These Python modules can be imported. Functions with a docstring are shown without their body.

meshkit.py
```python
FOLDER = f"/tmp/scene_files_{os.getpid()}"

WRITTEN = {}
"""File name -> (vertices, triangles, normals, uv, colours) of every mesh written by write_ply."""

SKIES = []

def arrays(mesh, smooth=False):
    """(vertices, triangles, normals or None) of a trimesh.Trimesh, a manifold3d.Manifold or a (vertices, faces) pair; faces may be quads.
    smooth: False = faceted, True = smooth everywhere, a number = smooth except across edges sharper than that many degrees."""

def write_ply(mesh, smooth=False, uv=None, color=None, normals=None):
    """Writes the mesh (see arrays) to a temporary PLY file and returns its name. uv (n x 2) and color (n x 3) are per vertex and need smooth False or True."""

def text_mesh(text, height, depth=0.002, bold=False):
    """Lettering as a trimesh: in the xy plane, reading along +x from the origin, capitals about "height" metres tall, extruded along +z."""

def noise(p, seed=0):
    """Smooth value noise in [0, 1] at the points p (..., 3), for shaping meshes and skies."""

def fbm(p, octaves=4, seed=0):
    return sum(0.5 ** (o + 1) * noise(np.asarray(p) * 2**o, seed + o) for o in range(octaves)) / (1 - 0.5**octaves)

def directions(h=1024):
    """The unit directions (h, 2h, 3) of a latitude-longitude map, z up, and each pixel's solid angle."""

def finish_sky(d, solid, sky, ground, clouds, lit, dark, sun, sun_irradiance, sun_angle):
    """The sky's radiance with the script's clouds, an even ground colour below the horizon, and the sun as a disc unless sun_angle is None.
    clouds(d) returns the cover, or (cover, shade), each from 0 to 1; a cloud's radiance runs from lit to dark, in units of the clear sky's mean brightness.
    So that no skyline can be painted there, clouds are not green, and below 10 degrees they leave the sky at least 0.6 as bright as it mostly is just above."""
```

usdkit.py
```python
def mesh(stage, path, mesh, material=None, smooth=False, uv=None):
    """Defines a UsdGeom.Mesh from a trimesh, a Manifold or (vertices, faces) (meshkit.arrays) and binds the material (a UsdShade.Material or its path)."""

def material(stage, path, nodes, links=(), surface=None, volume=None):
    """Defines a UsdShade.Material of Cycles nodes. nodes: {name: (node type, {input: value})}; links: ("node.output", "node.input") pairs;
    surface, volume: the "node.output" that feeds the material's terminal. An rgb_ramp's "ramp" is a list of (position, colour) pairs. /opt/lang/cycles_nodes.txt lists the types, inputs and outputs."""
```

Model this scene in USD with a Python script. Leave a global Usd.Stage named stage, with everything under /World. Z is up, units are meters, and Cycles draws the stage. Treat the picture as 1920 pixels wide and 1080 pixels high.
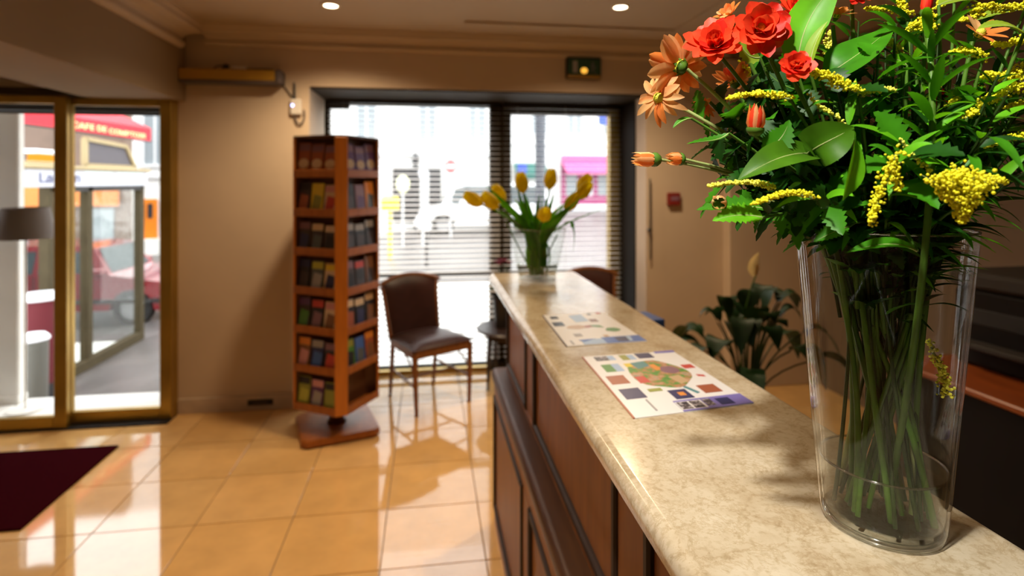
import math, random
import numpy as np, trimesh, usdkit, meshkit
from pxr import Usd, UsdGeom, UsdLux, UsdShade, Gf, Sdf

stage = Usd.Stage.CreateInMemory()
UsdGeom.SetStageUpAxis(stage, 'Z'); UsdGeom.SetStageMetersPerUnit(stage, 1.0)
UsdGeom.Xform.Define(stage, '/World')
LOOKS = '/World/Looks'
UsdGeom.Scope.Define(stage, LOOKS)

# ------------------------------------------------------------------ camera, sky, exposure
F, EYE, YAW, HORIZON = 1065.0, 1.6, math.radians(8.39), 340.0     # lens in pixels of a 1920 wide picture, eye height, heading, horizon row
cam = UsdGeom.Camera.Define(stage, '/World/camera')
cam.AddTranslateOp().Set(Gf.Vec3d(0, 0, EYE))
cam.AddRotateZOp().Set(-math.degrees(YAW)); cam.AddRotateXOp().Set(90.0)
cam.CreateHorizontalApertureAttr(36.0); cam.CreateVerticalApertureAttr(20.25)
cam.CreateFocalLengthAttr(36.0 * F / 1920)
cam.CreateVerticalApertureOffsetAttr((HORIZON - 540) / 1920 * 36.0)
cam.CreateFStopAttr(3.3); cam.CreateFocusDistanceAttr(0.70)
cam.CreateClippingRangeAttr(Gf.Vec2f(0.02, 500))
cam.CreateExposureAttr(0.0)

SKY = 1.8
dome = UsdLux.DomeLight.Define(stage, '/World/sky')
dome.CreateIntensityAttr(SKY); dome.CreateColorAttr(Gf.Vec3f(0.95, 0.97, 1.0))

LAMP = dict(power=60.0, color=(1.0, 0.74, 0.46))

# ------------------------------------------------------------------ helpers
COUNT = {}
def numbered(parent, name):
    k = (parent, name); n = COUNT.get(k, 0); COUNT[k] = n + 1
    return name if n == 0 else f'{name}_{n:03d}'

def meta(prim, label=None, cat=None, group=None, kind=None):
    for k, v in (('label', label), ('category', cat), ('group', group), ('kind', kind)):
        if v: prim.SetCustomDataByKey(k, v)

def thing(name, label=None, cat=None, loc=(0, 0, 0), rot=0.0, group=None, kind=None, parent='/World'):
    x = UsdGeom.Xform.Define(stage, parent + '/' + numbered(parent, name))
    if any(loc): x.AddTranslateOp().Set(Gf.Vec3d(*map(float, loc)))
    if rot: x.AddRotateZOp().Set(float(rot))
    meta(x.GetPrim(), label, cat, group, kind)
    return str(x.GetPath())

def M(name, mesh, mat, parent='/World', smooth=False, label=None, cat=None, group=None, kind=None):
    path = parent + '/' + numbered(parent, name)
    g = usdkit.mesh(stage, path, mesh, LOOK[mat], smooth)
    meta(g.GetPrim(), label, cat, group, kind)
    return path

def cat_(ms):
    vs, fs, n = [], [], 0
    for v, f in ms:
        v = np.asarray(v, float); f = np.asarray(f, int)
        if f.shape[1] == 4: f = np.vstack([f[:, [0, 1, 2]], f[:, [0, 2, 3]]])
        vs.append(v); fs.append(f + n); n += len(v)
    return np.vstack(vs), np.vstack(fs)

def _unit_bevel():
    pts = []
    for sx in (-1, 1):
        for sy in (-1, 1):
            for sz in (-1, 1):
                for k in range(3): pts.append((sx, sy, sz, k))
    e = np.array([[[sx * (1 - .2 * (k != 0)), sy * (1 - .2 * (k != 1)), sz * (1 - .2 * (k != 2))]] for sx, sy, sz, k in pts]).reshape(-1, 3)
    h = trimesh.convex.convex_hull(e)
    # map hull vertices back to our order
    d = np.linalg.norm(h.vertices[:, None] - e[None], axis=2).argmin(1)
    return pts, d[h.faces]
BEV_P, BEV_F = _unit_bevel()

def bb(x0, x1, y0, y1, z0, z1, b=0.004):
    """box with chamfered edges"""
    c = np.array([(x0 + x1) / 2, (y0 + y1) / 2, (z0 + z1) / 2]); h = np.array([abs(x1 - x0), abs(y1 - y0), abs(z1 - z0)]) / 2
    b = min(b, h.min() * 0.45)
    v = np.array([[s * (h[i] - b * (k != i)) for i, s in enumerate((sx, sy, sz))] for sx, sy, sz, k in BEV_P]) + c
    return v, BEV_F
BOX_F = np.array([[0, 2, 3], [0, 3, 1], [4, 5, 7], [4, 7, 6], [0, 1, 5], [0, 5, 4], [2, 6, 7], [2, 7, 3], [0, 4, 6], [0, 6, 2], [1, 3, 7], [1, 7, 5]])
def bx(x0, x1, y0, y1, z0, z1):
    v = np.array([[x, y, z] for x in (x0, x1) for y in (y0, y1) for z in (z0, z1)], float)
    return v, BOX_F

def rotz(m, deg, loc=(0, 0, 0)):
    v, f = m; a = math.radians(deg); c, s = math.cos(a), math.sin(a)
    return np.asarray(v) @ np.array([[c, s, 0], [-s, c, 0], [0, 0, 1]]) + np.array(loc), f
def move(m, d): return np.asarray(m[0]) + np.array(d, float), m[1]
def xform(m, R, t=(0, 0, 0)): return np.asarray(m[0]) @ np.asarray(R).T + np.array(t), m[1]
def frame(n, up=(0, 0, 1)):
    """rotation whose z column is n"""
    n = np.array(n, float); n /= np.linalg.norm(n); u = np.array(up, float)
    if abs(n @ u) > 0.98: u = np.array([1.0, 0, 0])
    x = np.cross(u, n); x /= np.linalg.norm(x); y = np.cross(n, x)
    return np.stack([x, y, n], 1)

def grid_faces(r, c, wrap=False):
    i, j = np.meshgrid(np.arange(r - 1), np.arange(c if wrap else c - 1), indexing='ij')
    j2 = (j + 1) % c
    q = np.stack([i * c + j, i * c + j2, (i + 1) * c + j2, (i + 1) * c + j], -1).reshape(-1, 4)
    return np.vstack([q[:, [0, 1, 2]], q[:, [0, 2, 3]]])

def tube(p, r, n=7, cap=True):
    p = np.asarray(p, float); r = np.broadcast_to(np.asarray(r, float), (len(p),))
    t = np.gradient(p, axis=0); t /= np.linalg.norm(t, axis=1, keepdims=True) + 1e-12
    a = np.cross(t[0], [0, 0, 1.0] if abs(t[0][2]) < .9 else [1.0, 0, 0]); a /= np.linalg.norm(a)
    ang = np.arange(n) * 2 * np.pi / n; rings = []
    for i in range(len(p)):
        a = a - t[i] * (a @ t[i]); a /= np.linalg.norm(a) + 1e-12; b = np.cross(t[i], a)
        rings.append(p[i] + r[i] * (np.cos(ang)[:, None] * a + np.sin(ang)[:, None] * b))
    v = np.vstack(rings); f = grid_faces(len(p), n, True)
    if cap:
        v = np.vstack([v, p[:1], p[-1:]]); k = len(v) - 2; e = (len(p) - 1) * n
        f = np.vstack([f, [[k, (j + 1) % n, j] for j in range(n)], [[k + 1, e + j, e + (j + 1) % n] for j in range(n)]])
    return v, f

def lathe(prof, n=32, at=(0, 0, 0)):
    prof = np.asarray(prof, float); a = np.arange(n) * 2 * np.pi / n
    v = np.stack([np.outer(prof[:, 0], np.cos(a)), np.outer(prof[:, 0], np.sin(a)), np.repeat(prof[:, 1:2], n, 1)], -1).reshape(-1, 3)
    f = grid_faces(len(prof), n, True)
    return v + np.array(at), f

def prism(poly, depth, axis='y', at=0.0):
    """polygon extruded: axis y -> poly in (x,z) from y=at to at+depth; axis x -> poly in (y,z); axis z -> poly in (x,y)"""
    from shapely.geometry import Polygon
    m = trimesh.creation.extrude_polygon(Polygon(poly), depth, engine='earcut')
    v = np.array(m.vertices); f = np.array(m.faces)
    if axis == 'y': v = np.stack([v[:, 0], at + v[:, 2], v[:, 1]], 1); f = f[:, ::-1]
    elif axis == 'x': v = np.stack([at + v[:, 2], v[:, 0], v[:, 1]], 1)
    else: v = v + [0, 0, at]
    return v, f

def bez(pts, n=12):
    pts = np.asarray(pts, float); t = np.linspace(0, 1, n)[:, None]
    if len(pts) == 3: return (1 - t) ** 2 * pts[0] + 2 * t * (1 - t) * pts[1] + t ** 2 * pts[2]
    return (1 - t) ** 3 * pts[0] + 3 * t * (1 - t) ** 2 * pts[1] + 3 * t ** 2 * (1 - t) * pts[2] + t ** 3 * pts[3]

def through(p0, p1, p2, tm, n=16):
    t = np.linspace(0, 1, n)[:, None]; p0, p1, p2 = map(lambda q: np.asarray(q, float), (p0, p1, p2))
    l0 = (t - tm) * (t - 1) / (tm); l1 = t * (t - 1) / (tm * (tm - 1)); l2 = t * (t - tm) / (1 - tm)
    return l0 * p0 + l1 * p1 + l2 * p2

def blade(mid, width, up, fold=0.25, shape=0.8, serr=0.0, tipw=0.0, cols=5):
    """leaf or petal along a midrib polyline"""
    mid = np.asarray(mid, float); n = len(mid); t = np.linspace(0, 1, n)
    w = width / 2 * (np.sin(np.pi * np.clip(t, 0, 1) ** shape) ** 0.8 * (1 - tipw) + tipw * np.minimum(1, t * 3) * np.sqrt(np.clip(1.02 - t ** 6, 0, 1)))
    w = np.maximum(w, width * 0.02)
    if serr: w = w * (1 + serr * (np.arange(n) % 2 - .5))
    T = np.gradient(mid, axis=0); T /= np.linalg.norm(T, axis=1, keepdims=True) + 1e-12
    up = np.asarray(up, float); S = np.cross(T, up); S /= np.linalg.norm(S, axis=1, keepdims=True) + 1e-9
    N = np.cross(S, T); rows = []
    for k in np.linspace(-1, 1, cols):
        rows.append(mid + S * (w * k)[:, None] + N * (w * fold * (abs(k) ** 1.3))[:, None])
    v = np.stack(rows, 1).reshape(-1, 3)
    return v, grid_faces(n, cols)

def ball(c, r, sub=1, s=(1, 1, 1)):
    m = trimesh.creation.icosphere(sub, 1.0); return np.array(m.vertices) * r * np.array(s) + np.array(c), np.array(m.faces)
ICO = ball((0, 0, 0), 1.0, 0); ICO1 = ball((0, 0, 0), 1.0, 1)

def text(s, h, depth=0.002, bold=False):
    m = meshkit.text_mesh(s, h, depth, bold); return np.array(m.vertices), np.array(m.faces)

cA, sA = math.cos(YAW), math.sin(YAW)
def at(px, py, Z):
    """point of the place seen at a pixel, Z metres ahead of the lens"""
    u = (px - 960) / F
    return np.array([Z * (u * cA + sA), Z * (cA - u * sA), EYE + Z * (HORIZON - py) / F])

# ------------------------------------------------------------------ materials
LOOK = {}
def pbr(name, color, rough=0.5, var=0.0, scale=8.0, bump=0.0, bscale=40.0, dark=None, stretch=None, ramp=None, detail=4.0, **kw):
    nodes = {'p': ('principled_bsdf', {'base_color': color, 'roughness': rough, **kw})}; links = []
    if var or dark or bump or ramp:
        nodes['tc'] = ('texture_coordinate', {}); nodes['map'] = ('mapping', {'scale': stretch or (1, 1, 1)}); links.append(('tc.object', 'map.vector'))
    if var or dark or ramp:
        c = np.array(color); a = tuple(np.clip(c * (1 - var), 0, 1)) if dark is None else dark; b = tuple(np.clip(c * (1 + var), 0, 1))
        nodes['n'] = ('noise_texture', {'scale': scale, 'detail': detail, 'roughness': 0.6}); nodes['r'] = ('rgb_ramp', {'ramp': ramp or [(0.3, a), (0.7, b)]})
        links += [('map.vector', 'n.vector'), ('n.fac', 'r.fac'), ('r.color', 'p.base_color')]
    if bump:
        nodes['bn'] = ('noise_texture', {'scale': bscale, 'detail': 3.0}); nodes['bu'] = ('bump', {'strength': bump, 'distance': 0.004})
        links += [('map.vector', 'bn.vector'), ('bn.fac', 'bu.height'), ('bu.normal', 'p.normal')]
    LOOK[name] = usdkit.material(stage, f'{LOOKS}/{name}', nodes, links, surface='p.BSDF')

def leafmat(name, color, rough=0.45, trans=0.35, tcol=None, var=0.25, scale=30.0):
    c = np.array(color); tc = tcol or tuple(np.clip(c * np.array([1.6, 1.35, .8]), 0, 1))
    LOOK[name] = usdkit.material(stage, f'{LOOKS}/{name}', {
        'tc': ('texture_coordinate', {}), 'n': ('noise_texture', {'scale': scale, 'detail': 3.0}), 'r': ('rgb_ramp', {'ramp': [(0.3, tuple(c * (1 - var))), (0.7, tuple(np.clip(c * (1 + var), 0, 1)))]}),
        'p': ('principled_bsdf', {'roughness': rough, 'specular_ior_level': 0.28}), 't': ('translucent_bsdf', {'color': tc}), 'm': ('mix_closure', {'fac': trans})},
        [('tc.object', 'n.vector'), ('n.fac', 'r.fac'), ('r.color', 'p.base_color'), ('p.BSDF', 'm.closure1'), ('t.BSDF', 'm.closure2')], surface='m.closure')

SCHLICK = {'lw': ('layer_weight', {'blend': 0.5}), 'pw': ('math', {'math_type': 'power', 'value2': 4.0}), 'ma': ('math', {'math_type': 'multiply_add', 'value2': 0.93, 'value3': 0.022})}
SCHLICK_L = [('lw.facing', 'pw.value1'), ('pw.value', 'ma.value1')]
def pane(name, tint=(0.97, 0.98, 0.97), rough=0.0, power=4.0):
    LOOK[name] = usdkit.material(stage, f'{LOOKS}/{name}', {**SCHLICK, 'pw': ('math', {'math_type': 'power', 'value2': power}), 't': ('transparent_bsdf', {'color': tint}), 'g': ('glossy_bsdf', {'color': (1, 1, 1), 'roughness': rough}), 'm': ('mix_closure', {})},
        SCHLICK_L + [('ma.value', 'm.fac'), ('t.BSDF', 'm.closure1'), ('g.BSDF', 'm.closure2')], surface='m.closure')

def glow(name, color, strength):
    LOOK[name] = usdkit.material(stage, f'{LOOKS}/{name}', {'e': ('emission', {'color': color, 'strength': strength})}, surface='e.emission')

pbr('wall_paint', (0.60, 0.475, 0.345), 0.75, var=0.05, scale=2.0, bump=0.25, bscale=90)
pbr('ceiling_paint', (0.50, 0.385, 0.25), 0.8, var=0.03, scale=1.5)
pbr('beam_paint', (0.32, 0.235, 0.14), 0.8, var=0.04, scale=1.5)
pbr('cornice_paint', (0.62, 0.50, 0.36), 0.6)
pbr('dim_wall_paint', (0.20, 0.15, 0.11), 0.8, var=0.05, scale=2)  # wall colour darkened to carry the dimness far from the lamps
pbr('skirting_stone', (0.55, 0.44, 0.33), 0.35, var=0.12, scale=9)
TILES = []
for i, c in enumerate([(0.74, 0.44, 0.165), (0.70, 0.41, 0.15), (0.77, 0.47, 0.19), (0.73, 0.45, 0.18)]):
    pbr(f'floor_tile_tone_{i}', c, 0.055, var=0.10, scale=5.0, ior=1.75, detail=5.0); TILES.append(f'floor_tile_tone_{i}')
pbr('grout', (0.25, 0.17, 0.09), 0.7)
pbr('mat_pile', (0.040, 0.004, 0.007), 1.0, specular_ior_level=0.0, var=0.4, scale=300, bump=0.8, bscale=500)
pbr('brass', (0.42, 0.27, 0.055), 0.33, var=0.12, scale=4, metallic=0.75)
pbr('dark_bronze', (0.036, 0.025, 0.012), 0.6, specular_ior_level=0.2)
pbr('reveal_shade', (0.012, 0.008, 0.005), 0.7, specular_ior_level=0.1); pbr('black_metal', (0.012, 0.012, 0.013), 0.4)  # the jamb strip colour holds the shade of the right reveal
pane('window_glass', power=5.5)
pbr('slat_paint', (0.72, 0.71, 0.70), 0.4)
W = (1, 1, 1)
pbr('rack_wood', (0.42, 0.130, 0.018), 0.38, dark=(0.30, 0.085, 0.010), scale=5, stretch=(7, 7, 0.8))
pbr('rack_wood_light', (0.70, 0.24, 0.030), 0.35, dark=(0.55, 0.18, 0.022), scale=5, stretch=(7, 7, 0.8))
pbr('rack_inner', (0.10, 0.035, 0.012), 0.5)
pbr('counter_wood', (0.29, 0.105, 0.028), 0.42, specular_ior_level=0.15, dark=(0.19, 0.070, 0.024), scale=4, stretch=(6, 6, 0.9))
pbr('counter_ledge', (0.085, 0.035, 0.014), 0.40, specular_ior_level=0.14, dark=(0.055, 0.022, 0.010), scale=4, stretch=(8, 0.8, 8))
pbr('counter_groove', (0.022, 0.009, 0.005), 0.6)
pbr('chair_wood', (0.30, 0.115, 0.032), 0.32, dark=(0.20, 0.07, 0.02), scale=6, stretch=(6, 6, 1))
pbr('chair_leather', (0.050, 0.016, 0.012), 0.36, var=0.2, scale=20, bump=0.15, bscale=150)
pbr('dark_table_wood', (0.030, 0.014, 0.009), 0.35)
LOOK['marble'] = usdkit.material(stage, LOOKS + '/marble', {
    'tc': ('texture_coordinate', {}), 'n1': ('noise_texture', {'scale': 9.0, 'detail': 6.0, 'roughness': 0.62, 'distortion': 0.6}), 'r1': ('rgb_ramp', {'ramp': [(0.30, (0.48, 0.375, 0.24)), (0.48, (0.60, 0.505, 0.36)), (0.70, (0.69, 0.61, 0.47))]}),
    'n2': ('noise_texture', {'scale': 22.0, 'detail': 8.0, 'roughness': 0.72, 'distortion': 0.4}), 'r2': ('rgb_ramp', {'ramp': [(0.462, W), (0.492, (0.70, 0.62, 0.48)), (0.505, (0.74, 0.66, 0.53)), (0.535, W)]}),
    'n3': ('noise_texture', {'scale': 110.0, 'detail': 3.0}), 'r3': ('rgb_ramp', {'ramp': [(0.33, (0.80, 0.76, 0.68)), (0.5, W)]}),
    'a': ('mix_color', {'blend_type': 'multiply', 'fac': 0.5}), 'b': ('mix_color', {'blend_type': 'multiply', 'fac': 0.7}), 'p': ('principled_bsdf', {'roughness': 0.17, 'ior': 1.5})},
    [('tc.object', 'n1.vector'), ('tc.object', 'n2.vector'), ('tc.object', 'n3.vector'), ('n1.fac', 'r1.fac'), ('n2.fac', 'r2.fac'), ('n3.fac', 'r3.fac'),
     ('r1.color', 'a.a'), ('r2.color', 'a.b'), ('a.result', 'b.a'), ('r3.color', 'b.b'), ('b.result', 'p.base_color')], surface='p.BSDF')
FLAT = {'white_paper': (0.80, 0.79, 0.80), 'print_black': (0.02, 0.02, 0.03), 'print_navy': (0.025, 0.03, 0.12), 'print_blue': (0.06, 0.15, 0.50), 'print_violet': (0.20, 0.17, 0.50), 'print_skyblue': (0.35, 0.5, 0.75),
        'print_red': (0.55, 0.06, 0.05), 'print_orange': (0.75, 0.28, 0.05), 'print_yellow': (0.75, 0.58, 0.05), 'print_green': (0.08, 0.26, 0.05), 'print_olive': (0.30, 0.32, 0.06), 'print_brown': (0.22, 0.10, 0.05),
        'print_grey': (0.35, 0.34, 0.35), 'print_tan': (0.55, 0.38, 0.22), 'print_mauve': (0.24, 0.12, 0.17), 'print_pink': (0.62, 0.30, 0.32), 'print_cream': (0.70, 0.55, 0.38), 'print_purple': (0.12, 0.05, 0.17), 'print_lime': (0.50, 0.52, 0.08), 'print_teal': (0.08, 0.25, 0.28), 'print_rust': (0.36, 0.10, 0.05),
        'card_dark': (0.05, 0.035, 0.04), 'plastic_white': (0.72, 0.68, 0.62), 'plastic_black': (0.015, 0.015, 0.015), 'call_point_red': (0.22, 0.018, 0.012), 'sign_green': (0.012, 0.07, 0.03), 'print_slate': (0.10, 0.12, 0.14)}
for k, c in FLAT.items(): pbr(k, c, 0.32 if k.startswith('print') or k == 'white_paper' else 0.45)
pbr('map_green', (0.10, 0.28, 0.05), 0.3, ramp=[(0.30, (0.06, 0.24, 0.04)), (0.45, (0.12, 0.30, 0.06)), (0.52, (0.45, 0.22, 0.10)), (0.60, (0.55, 0.33, 0.22)), (0.68, (0.15, 0.30, 0.20)), (0.75, (0.30, 0.24, 0.22))], scale=34.0)
pbr('photo_print', (0.2, 0.2, 0.2), 0.3, ramp=[(0.35, (0.02, 0.02, 0.04)), (0.5, (0.10, 0.08, 0.09)), (0.6, (0.45, 0.42, 0.45))], scale=120.0)
pbr('ochre_paint', (0.40, 0.22, 0.02), 0.4)
pbr('grey_plastic', (0.10, 0.08, 0.08), 0.5)
glow('lamp_lens', (1.0, 0.78, 0.50), 14.0); glow('led_blue', (0.45, 0.5, 1.0), 6.0); glow('sign_lamp', (1.0, 0.45, 0.05), 1.3); glow('cafe_lamp', (1.0, 0.40, 0.04), 1.4)
pbr('lamp_ring', (0.7, 0.62, 0.5), 0.35)
# plants and glass
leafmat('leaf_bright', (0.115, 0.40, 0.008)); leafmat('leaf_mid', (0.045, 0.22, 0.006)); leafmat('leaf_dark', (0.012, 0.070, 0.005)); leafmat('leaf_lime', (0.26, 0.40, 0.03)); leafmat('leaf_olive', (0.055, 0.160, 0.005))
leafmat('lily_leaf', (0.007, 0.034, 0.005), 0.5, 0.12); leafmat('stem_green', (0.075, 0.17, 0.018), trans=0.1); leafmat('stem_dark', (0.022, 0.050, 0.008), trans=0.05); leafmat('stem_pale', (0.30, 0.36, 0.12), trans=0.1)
leafmat('petal_orange', (0.90, 0.25, 0.05), 0.5, 0.45, (1.0, 0.34, 0.08), scale=60); leafmat('petal_peach', (1.0, 0.47, 0.19), 0.5, 0.5, (1.0, 0.5, 0.18), scale=60)
leafmat('petal_red', (0.74, 0.022, 0.010), 0.5, 0.25, (0.8, 0.06, 0.02), scale=60); leafmat('petal_scarlet', (0.86, 0.055, 0.016), 0.5, 0.25, (0.85, 0.12, 0.03), scale=60); leafmat('petal_cream', (0.80, 0.55, 0.22), 0.5, 0.3, (0.9, 0.6, 0.2))
leafmat('goldenrod', (0.95, 0.87, 0.03), 0.6, 0.3, (1.0, 0.9, 0.03), var=0.12); leafmat('goldenrod_pale', (0.92, 0.88, 0.12), 0.6, 0.3, (0.95, 0.9, 0.1), var=0.12)
leafmat('tulip_yellow', (0.97, 0.78, 0.006), 0.5, 0.5, (1.0, 0.88, 0.01), var=0.1); leafmat('flower_core', (0.62, 0.60, 0.05), 0.6, 0.1); leafmat('spathe', (0.60, 0.50, 0.32), 0.5, 0.4)
leafmat('bloom_pink', (0.22, 0.025, 0.06), 0.5, 0.25)
pane('vase_glass', (0.965, 0.972, 0.965))
LOOK['glass_edge'] = usdkit.material(stage, LOOKS + '/glass_edge', {'t': ('transparent_bsdf', {'color': (0.97, 0.98, 0.95)}), 'r': ('refraction_bsdf', {'color': W, 'roughness': 0.05, 'IOR': 1.4}), 'g': ('glossy_bsdf', {'color': W, 'roughness': 0.08}), 'm': ('mix_closure', {'fac': 0.35}), 'm2': ('mix_closure', {'fac': 0.22})},
    [('t.BSDF', 'm.closure1'), ('r.BSDF', 'm.closure2'), ('m.closure', 'm2.closure1'), ('g.BSDF', 'm2.closure2')], surface='m2.closure')
LOOK['water'] = usdkit.material(stage, LOOKS + '/water', {**SCHLICK, 'a': ('refraction_bsdf', {'color': (0.93, 0.95, 0.86), 'roughness': 0.0, 'IOR': 1.33}), 't': ('transparent_bsdf', {'color': (0.985, 0.985, 0.95)}), 'g': ('glossy_bsdf', {'color': W, 'roughness': 0.0}),
    'm': ('mix_closure', {'fac': 0.94}), 'm2': ('mix_closure', {})}, SCHLICK_L + [('a.BSDF', 'm.closure1'), ('t.BSDF', 'm.closure2'), ('ma.value', 'm2.fac'), ('m.closure', 'm2.closure1'), ('g.BSDF', 'm2.closure2')], surface='m2.closure')
# outside
pbr('street', (0.11, 0.098, 0.094), 0.35, var=0.35, scale=1.2, bump=0.3, bscale=60)
pbr('pale_stone', (0.80, 0.78, 0.74), 0.6, var=0.06, scale=3)
pbr('facade_white', (0.74, 0.73, 0.71), 0.7, var=0.05, scale=1.0)
pbr('facade_trim', (0.66, 0.66, 0.66), 0.6)
pbr('window_grey', (0.26, 0.29, 0.31), 0.15)
pbr('gate_dark', (0.02, 0.02, 0.024), 0.4)
pbr('car_white', (0.80, 0.80, 0.80), 0.15, coat_weight=0.5); pbr('car_red', (0.20, 0.003, 0.009), 0.15, coat_weight=0.6); pbr('car_window', (0.03, 0.045, 0.05), 0.05); pbr('tyre', (0.012, 0.012, 0.012), 0.7); pbr('hub_metal', (0.5, 0.5, 0.52), 0.3, metallic=0.8)
pbr('awning_red', (0.56, 0.016, 0.030), 0.7, var=0.12, scale=3); pbr('awning_text', (0.90, 0.66, 0.30), 0.7); pbr('awning_pink', (0.55, 0.10, 0.26), 0.7); pbr('shop_magenta', (0.36, 0.05, 0.17), 0.5); pbr('awning_green', (0.02, 0.12, 0.10), 0.7)
pbr('fascia_white', (0.50, 0.50, 0.55), 0.6); pbr('skylight_glass', (0.10, 0.09, 0.10), 0.6, specular_ior_level=0.2); pbr('sign_white', (0.80, 0.80, 0.84), 0.5); pbr('sign_pale_teal', (0.62, 0.78, 0.76), 0.5); pbr('sign_text', (0.04, 0.05, 0.14), 0.5)
pbr('terrace_frame', (0.062, 0.048, 0.026), 0.7, specular_ior_level=0.1, var=0.1); pbr('terrace_wood', (0.34, 0.26, 0.13), 0.5); pbr('orange_door', (0.70, 0.19, 0.01), 0.4); pbr('yellow_box', (0.80, 0.62, 0.04), 0.4); pbr('pole_grey', (0.045, 0.05, 0.065), 0.5)
pbr('shop_brown', (0.16, 0.10, 0.07), 0.6, var=0.2, scale=1.5); pbr('shop_orange', (0.75, 0.22, 0.03), 0.5); pbr('shade_grey', (0.15, 0.125, 0.115), 0.9); pbr('burgundy_cloth', (0.12, 0.008, 0.015), 0.8); pbr('bin_grey', (0.10, 0.095, 0.08), 0.4); pbr('sign_blue', (0.03, 0.07, 0.40), 0.4); pbr('sign_yellow', (0.75, 0.6, 0.2), 0.4); pbr('oval_yellow', (0.80, 0.80, 0.50), 0.4); pbr('no_entry_red', (0.60, 0.04, 0.05), 0.4)
pbr('desk_wood', (0.42, 0.10, 0.02), 0.35, dark=(0.30, 0.065, 0.014), scale=4, stretch=(5, 1, 5)); pbr('desk_dark', (0.008, 0.005, 0.004), 0.6, specular_ior_level=0.2); pbr('printer_grey', (0.06, 0.053, 0.048), 0.6, specular_ior_level=0.2); pbr('paper_gold', (0.50, 0.34, 0.06), 0.6); pbr('pot_dark', (0.02, 0.016, 0.014), 0.4); pbr('soil', (0.02, 0.014, 0.01), 0.9)

# ------------------------------------------------------------------ the room
YW, YI, ZC = 4.2, 4.85, 2.66            # far wall, window glass, ceiling
TL = 0.4385                              # floor tile pitch
fl = thing('floor', kind='structure')
M('grout_bed', cat_([bx(-3.7, 3.1, -2.6, 4.15, -0.10, -0.004), bx(-1.72, 3.1, 4.15, 4.95, -.10, -.004)]), 'grout', fl)
rng = random.Random(3)
x0, y0 = -0.197 - 8 * TL, 2.83 - 12 * TL
for i in range(16):
    for j in range(17):
        a, b = x0 + i * TL, y0 + j * TL
        if a > 3.0 or b < -2.5 or b > 4.9 or (j < 6 and (i < 3 or i > 11)): continue
        g = 0.0022
        x2, y2 = min(a + TL, 3.08), min(b + TL, 4.93)
        if a < -1.74: y2 = min(y2, 4.15); a < -1.9 and a > -2.0 and M('tile', bb(-1.70, x2 - .0022, 4.152, 4.20, -.012, 0, .0012), TILES[0], fl) if b < 4.15 < b + TL else None
        if x2 - a < .05 or y2 - b < .05: continue
        dz = rng.uniform(-.0004, .0004)
        M('tile', bb(a + g, x2 - g, b + g, y2 - g, -0.012, dz, 0.0012), TILES[rng.randrange(4)], fl)

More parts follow.
